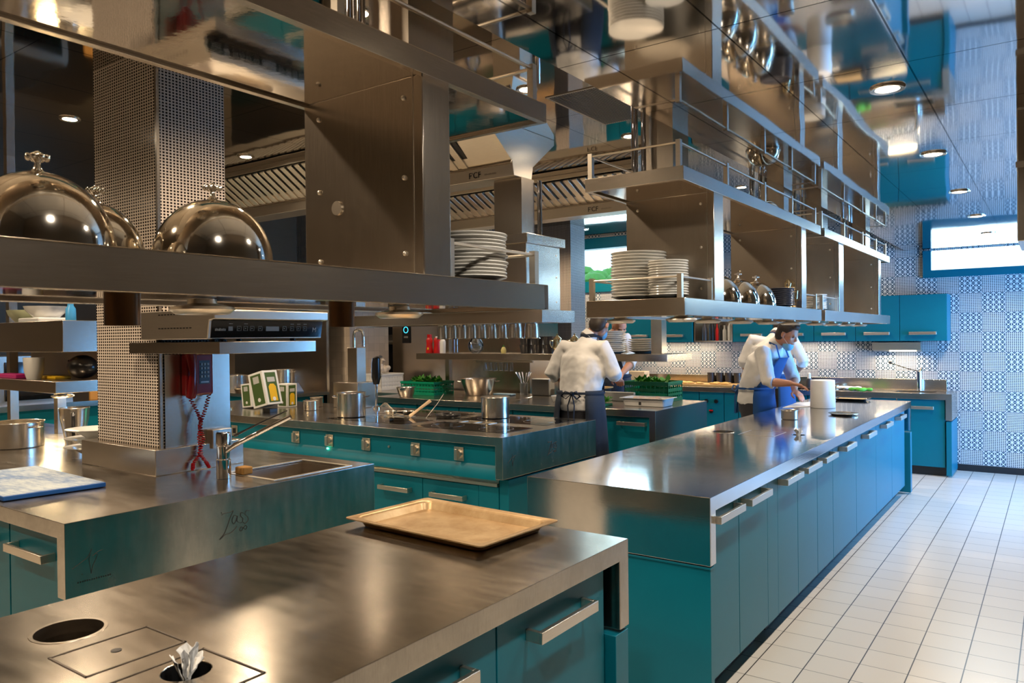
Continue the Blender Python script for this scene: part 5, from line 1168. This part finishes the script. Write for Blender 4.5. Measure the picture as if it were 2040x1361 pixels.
def person(label, J, F, headF, headU, hair='dark', apron='navy', mask=None, trousers=TROUS, bib=True, curl=.6, girth=1.0, wrap=148):
    F = Vector(F); F.z = 0; F.normalize(); R = Vector((F.y, -F.x, 0))
    V = {k: Vector(v) for k, v in J.items()}
    base = Vector((V['hip'].x, V['hip'].y, 0))
    t = thing('person', label, 'person', tuple(base))
    g = girth
    body = MB()
    P = head(body, V['head'], headF, headU)
    body.loft([V['chest']+Vector((0, 0, .05)), V['neck'], V['neck'].lerp(V['head'], .45), V['head']-Vector(headU).normalized()*.02], [(.085, .07), (.058, .056), (.052, .054), (.05, .055)], R, 18)
    body.loft([V['hip'], V['waist'], V['chest'], V['chest'].lerp(V['neck'], .5)], [(.15*g, .11*g), (.135*g, .10*g), (.155*g, .11*g), (.12, .08)], R, 20)
    for s, k in ((1, 'R'), (-1, 'L')):
        sh, el, wr, hd = V['sh'+k], V['el'+k], V['wr'+k], V['hd'+k]
        body.loft([V['chest'].lerp(sh, .4), sh, sh.lerp(el, .5), el, el.lerp(wr, .3), el.lerp(wr, .7), wr], [.05, .052, .046, .040, .043, .034, .026], None, 14)
        d = hd-wr; N = Vector(J.get('palm'+k, (0, 0, -1)))
        hand(body, wr, d, N, curl, 1.0, J.get('ts'+k, s))
    an = {}
    for s, k in ((1, 'R'), (-1, 'L')):
        hp = V['hip']+R*.085*s; ft = V.get('ft'+k, base+R*.12*s+Vector((0, 0, .08))); ft = ft.copy(); ft.z = .08; an[k] = ft
        kn = hp.lerp(ft, .5)+F*.03; body.loft([hp, hp.lerp(kn, .5), kn, kn.lerp(ft, .35), ft], [.085, .072, .052, .050, .035], None, 14)
        body.loft([ft+Vector((0, 0, .0))-F*.03, ft+F*.06-Vector((0, 0, .03)), ft+F*.14-Vector((0, 0, .05))], [.035, .034, .025], None, 10)
    bo = body.build('body', SKIN, t); remesh(bo, .0062, 2)
    Fh = Vector(headF).normalized(); Uh = Vector(headU); Uh = (Uh-Fh*Uh.dot(Fh)).normalized(); Rh = Fh.cross(Uh)
    ey = MB()
    for s in (-1, 1): ey.ell(P(s*.031, .078, .0), .012, .006, .006, Fh, Uh, 10, 8)
    ey.build('eyes', BLACK, bo)
    if hair == 'dark':
        h = MB().ell(P(0, -.020, .040), .083, .097, .092, Fh, Uh, 24, 16); h.ell(P(0, -.05, -.02), .076, .062, .078, Fh, Uh, 20, 12); h.ell(P(0, .045, .095), .055, .04, .028, Fh, Uh, 16, 10)
        ho = h.build('hair', HAIR, t); remesh(ho, .008, 2)
    else:
        h = MB().ell(P(0, -.028, .012), .080, .088, .078, Fh, Uh, 24, 16); ho = h.build('hair', HAIRG, t); remesh(ho, .008, 2)
    # shirt: torso, shoulders, rolled sleeves
    sh_ = MB()
    low = V['hip'].lerp(V['waist'], -.25)
    lean = V['chest'].lerp(V['neck'], .45)
    sh_.loft([low, V['hip'].lerp(V['waist'], .5), V['waist'], V['waist'].lerp(V['chest'], .5), V['chest'], lean, V['neck']-(V['neck']-V['chest'])*.08],
        [(.195*g, .155*g), (.192*g, .152*g), (.182*g, .145*g), (.200*g, .152*g), (.205*g, .150*g), (.155, .115), (.070, .068)], R, 28)
    for k in 'RL':
        sh, el, wr = V['sh'+k], V['el'+k], V['wr'+k]; cu = el.lerp(wr, .16)
        sh_.loft([V['chest'].lerp(sh, .35)+Vector((0, 0, .04)), sh+Vector((0, 0, .0)), sh.lerp(el, .45), el, cu, cu.lerp(wr, .04)], [.080, .076, .068, .064, .060, .056], None, 18)
        c2 = el.lerp(wr, .10); sh_.loft([c2, cu.lerp(wr, .05)], [.064, .064], None, 18)
    so_ = sh_.build('shirt', SHIRT, t); remesh(so_, .011, 3)
    tx = bpy.data.textures.new('folds', 'CLOUDS'); tx.noise_scale = .11; tx.noise_depth = 2
    dm = so_.modifiers.new('folds', 'DISPLACE'); dm.texture = tx; dm.strength = .022; dm.mid_level = .5; dm.texture_coords = 'LOCAL'
    col = MB(); nk = V['neck']+Vector((0, 0, .012))
    col.loft([nk-(V['head']-V['neck']).normalized()*.03, nk+(V['head']-V['neck']).normalized()*.022], [(.074, .072), (.064, .064)], R, 20); co = col.build('collar', SHIRT, t)
    # trousers
    tm = MB(); tm.loft([V['hip']+Vector((0, 0, .09)), V['hip'], V['hip']-Vector((0, 0, .12))], [(.178*g, .142*g), (.185*g, .15*g), (.17*g, .14*g)], R, 24)
    for s, k in ((1, 'R'), (-1, 'L')):
        hp = V['hip']+R*.09*s-Vector((0, 0, .03)); ft = an[k]; kn = hp.lerp(ft, .5)+F*.025
        tm.loft([hp, hp.lerp(kn, .5), kn, kn.lerp(ft, .5), ft+Vector((0, 0, .01))], [.105, .098, .082, .074, .066], None, 18)
    to = tm.build('trousers', trousers, t); remesh(to, .012, 3)
    for s, k in ((1, 'R'), (-1, 'L')):
        ft = an[k]; MB().loft([ft-F*.055-Vector((0, 0, .04)), ft-F*.0-Vector((0, 0, .025)), ft+F*.09-Vector((0, 0, .045)), ft+F*.175-Vector((0, 0, .055))], [(.036, .036), (.044, .052), (.048, .034), (.035, .022)], R, 14).build('shoe', BLACK, t)
    # apron skirt wrapping from the front to the back
    am = APRONB if apron == 'blue' else APRONM
    ap = MB(); rows = []; NA = 40
    W0 = V['waist']; 
    levels = [(0.02, 1.04), (-.08, 1.12), (-.22, 1.2), (-.38, 1.25), (-.52, 1.29)]
    for dz, kf in levels:
        c = (W0 if dz > -.05 else V['hip']).copy(); c.z = W0.z+dz; row = []
        for i in range(NA+1):
            a = math.radians(-wrap+2*wrap*i/NA); w = 1+.035*math.sin(a*9)*(-dz)*2.5
            row.append(c+F*math.cos(a)*.158*g*kf*w+R*math.sin(a)*.192*g*kf*w*.98)
        rows.append(row)
    vs = [v for r_ in rows for v in r_]; n = NA+1
    ap.add(vs, [(i*n+k, i*n+k+1, (i+1)*n+k+1, (i+1)*n+k) for i in range(len(rows)-1) for k in range(NA)])
    ao = ap.build('apron', am, t); so2 = ao.modifiers.new('thick', 'SOLIDIFY'); so2.thickness = .006; so2.offset = 1
    if bib:
        bb = MB(); rows = []
        for f_, half in ((0, 62), (.35, 52), (.7, 40), (1.0, 30)):
            c = V['waist'].lerp(V['chest'].lerp(V['neck'], .25), f_); kf = 1.10; row = []
            dd = (.158+(.158-.158)*f_)*g
            for i in range(13):
                a = math.radians(-half+2*half*i/12); row.append(c+F*math.cos(a)*dd*kf*(1.06 if f_ > .3 else 1)+R*math.sin(a)*.19*g*kf)
            rows.append(row)
        vs = [v for r_ in rows for v in r_]
        bb.add(vs, [(i*13+k, i*13+k+1, (i+1)*13+k+1, (i+1)*13+k) for i in range(3) for k in range(12)])
        b2 = bb.build('apron_bib', am, ao); s3 = b2.modifiers.new('thick', 'SOLIDIFY'); s3.thickness = .006; s3.offset = 1
        top = [Vector(rows[-1][0]), Vector(rows[-1][-1])]
        sm = MB(); up = (V['neck']-V['chest']).normalized()
        bk = V['neck']-F*.078+up*.005
        sm.loft([top[0]+F*.004, V['neck']-R*.088+F*.03-up*.01, V['neck']-R*.06-F*.06+up*.01, bk, V['neck']+R*.06-F*.06+up*.01, V['neck']+R*.088+F*.03-up*.01, top[1]+F*.004], [(.004, .016)]*7, up.cross(F) if False else F, 8)
        sm.build('neck_strap', am, ao)
    tie = MB()
    pts = []
    for i in range(24):
        a = 2*PI*i/23; pts.append(W0+Vector((0, 0, .0))+F*math.cos(a)*.168*g*1.06+R*math.sin(a)*.203*g*1.05)
    tie.loft(pts, [(.004, .012)]*24, Vector((F.x, F.y, 0)), 6)
    bk = W0-F*.185*g
    tie.ell(bk, .022, .016, .018)
    for s in (-1, 1):
        tie.loft([bk, bk+R*.05*s+Vector((0, 0, .02))-F*.02, bk+R*.085*s-Vector((0, 0, .02))-F*.02, bk+R*.05*s-Vector((0, 0, .045))-F*.01, bk], [(.004, .012)]*5, (0, 0, 1), 6)
        tie.loft([bk, bk+R*.03*s-Vector((0, 0, .10))-F*.015, bk+R*.02*s-Vector((0, 0, .26))-F*.02], [(.004, .011)]*3, R, 6)
    tie.build('apron_tie', am, ao)
    if mask:
        mk = MB(); mo = P(0, .0, 0)
        if mask == 'chin': mk.ell(P(0, .050, -.098), .052, .050, .045, Fh, Uh, 18, 12)
        else: mk.ell(P(0, .060, -.052), .058, .058, .055, Fh, Uh, 18, 12)
        mk.build('face_mask', MASKB, t)
        sp_ = MB()
        for s in (-1, 1): sp_.tube([P(s*.05, .06, -.07 if mask == 'chin' else -.04), P(s*.078, .01, -.03), P(s*.082, -.015, .02)], .0018, 5)
        sp_.build('mask_straps', PLASTW, t)
    return t
# near cook seen from behind
person('cook seen from behind in white shirt and dark apron between the counters', dict(hip=(-3.32, 5.64, .96), waist=(-3.32, 5.65, 1.09), chest=(-3.31, 5.70, 1.36), neck=(-3.285, 5.76, 1.565), head=(-3.225, 5.83, 1.665),
    shL=(-3.50, 5.69, 1.47), shR=(-3.12, 5.70, 1.47), elL=(-3.60, 5.62, 1.235), elR=(-3.045, 5.74, 1.245), wrL=(-3.49, 5.86, 1.165), wrR=(-3.12, 5.965, 1.185), hdL=(-3.42, 5.93, 1.15), hdR=(-3.15, 6.05, 1.165)),
    (-.12, 1, 0), (-.08, .82, -.56), (-.03, .56, .82), mask='on', bib=True)
# cook leaning over the long island
person('cook leaning right over the island with a lowered blue mask and blue apron', dict(hip=(-2.40, 7.42, .93), waist=(-2.385, 7.41, 1.05), chest=(-2.29, 7.38, 1.30), neck=(-2.155, 7.35, 1.475), head=(-2.055, 7.33, 1.565),
    shR=(-2.25, 7.20, 1.40), shL=(-2.17, 7.55, 1.40), elR=(-2.17, 7.12, 1.125), elL=(-2.08, 7.60, 1.14), wrR=(-1.965, 7.13, 1.115), wrL=(-2.02, 7.42, 1.03), hdR=(-1.87, 7.16, 1.095), hdL=(-1.95, 7.36, .99), ftR=(-2.36, 7.28, .08), ftL=(-2.36, 7.58, .08)),
    (1, -.12, 0), (.90, -.20, -.42), (.42, -.05, .9), apron='blue', mask='chin', bib=True, wrap=66)
# cook behind, back turned
person('broad cook in white shirt with back turned working at the back counter', dict(hip=(-2.66, 8.80, .98), waist=(-2.66, 8.80, 1.10), chest=(-2.65, 8.84, 1.38), neck=(-2.62, 8.93, 1.57), head=(-2.60, 9.02, 1.65),
    shL=(-2.88, 8.84, 1.50), shR=(-2.42, 8.84, 1.50), elL=(-2.97, 8.80, 1.25), elR=(-2.31, 8.84, 1.26), wrL=(-3.02, 9.03, 1.13), wrR=(-2.44, 9.07, 1.13), hdL=(-3.08, 9.12, 1.05), hdR=(-2.50, 9.16, 1.06), ftL=(-2.78, 8.80, .08), ftR=(-2.54, 8.80, .08)),
    (0, 1, 0), (0, .8, -.6), (0, .6, .8), apron='blue', bib=True, girth=1.15)
# bald cook facing us
person('bald cook in white looking down behind the stack of plates', dict(hip=(-4.18, 7.86, .97), waist=(-4.18, 7.86, 1.11), chest=(-4.17, 7.82, 1.42), neck=(-4.11, 7.77, 1.58), head=(-4.02, 7.72, 1.672),
    shR=(-4.38, 7.80, 1.53), shL=(-3.97, 7.78, 1.53), elR=(-4.44, 7.72, 1.27), elL=(-3.88, 7.74, 1.27), wrR=(-4.28, 7.55, 1.12), wrL=(-3.90, 7.51, 1.14), hdR=(-4.2, 7.49, 1.08), hdL=(-3.88, 7.42, 1.10)),
    (.1, -1, 0), (.7, -.6, -.5), (.3, -.3, .9), hair='bald', bib=True)
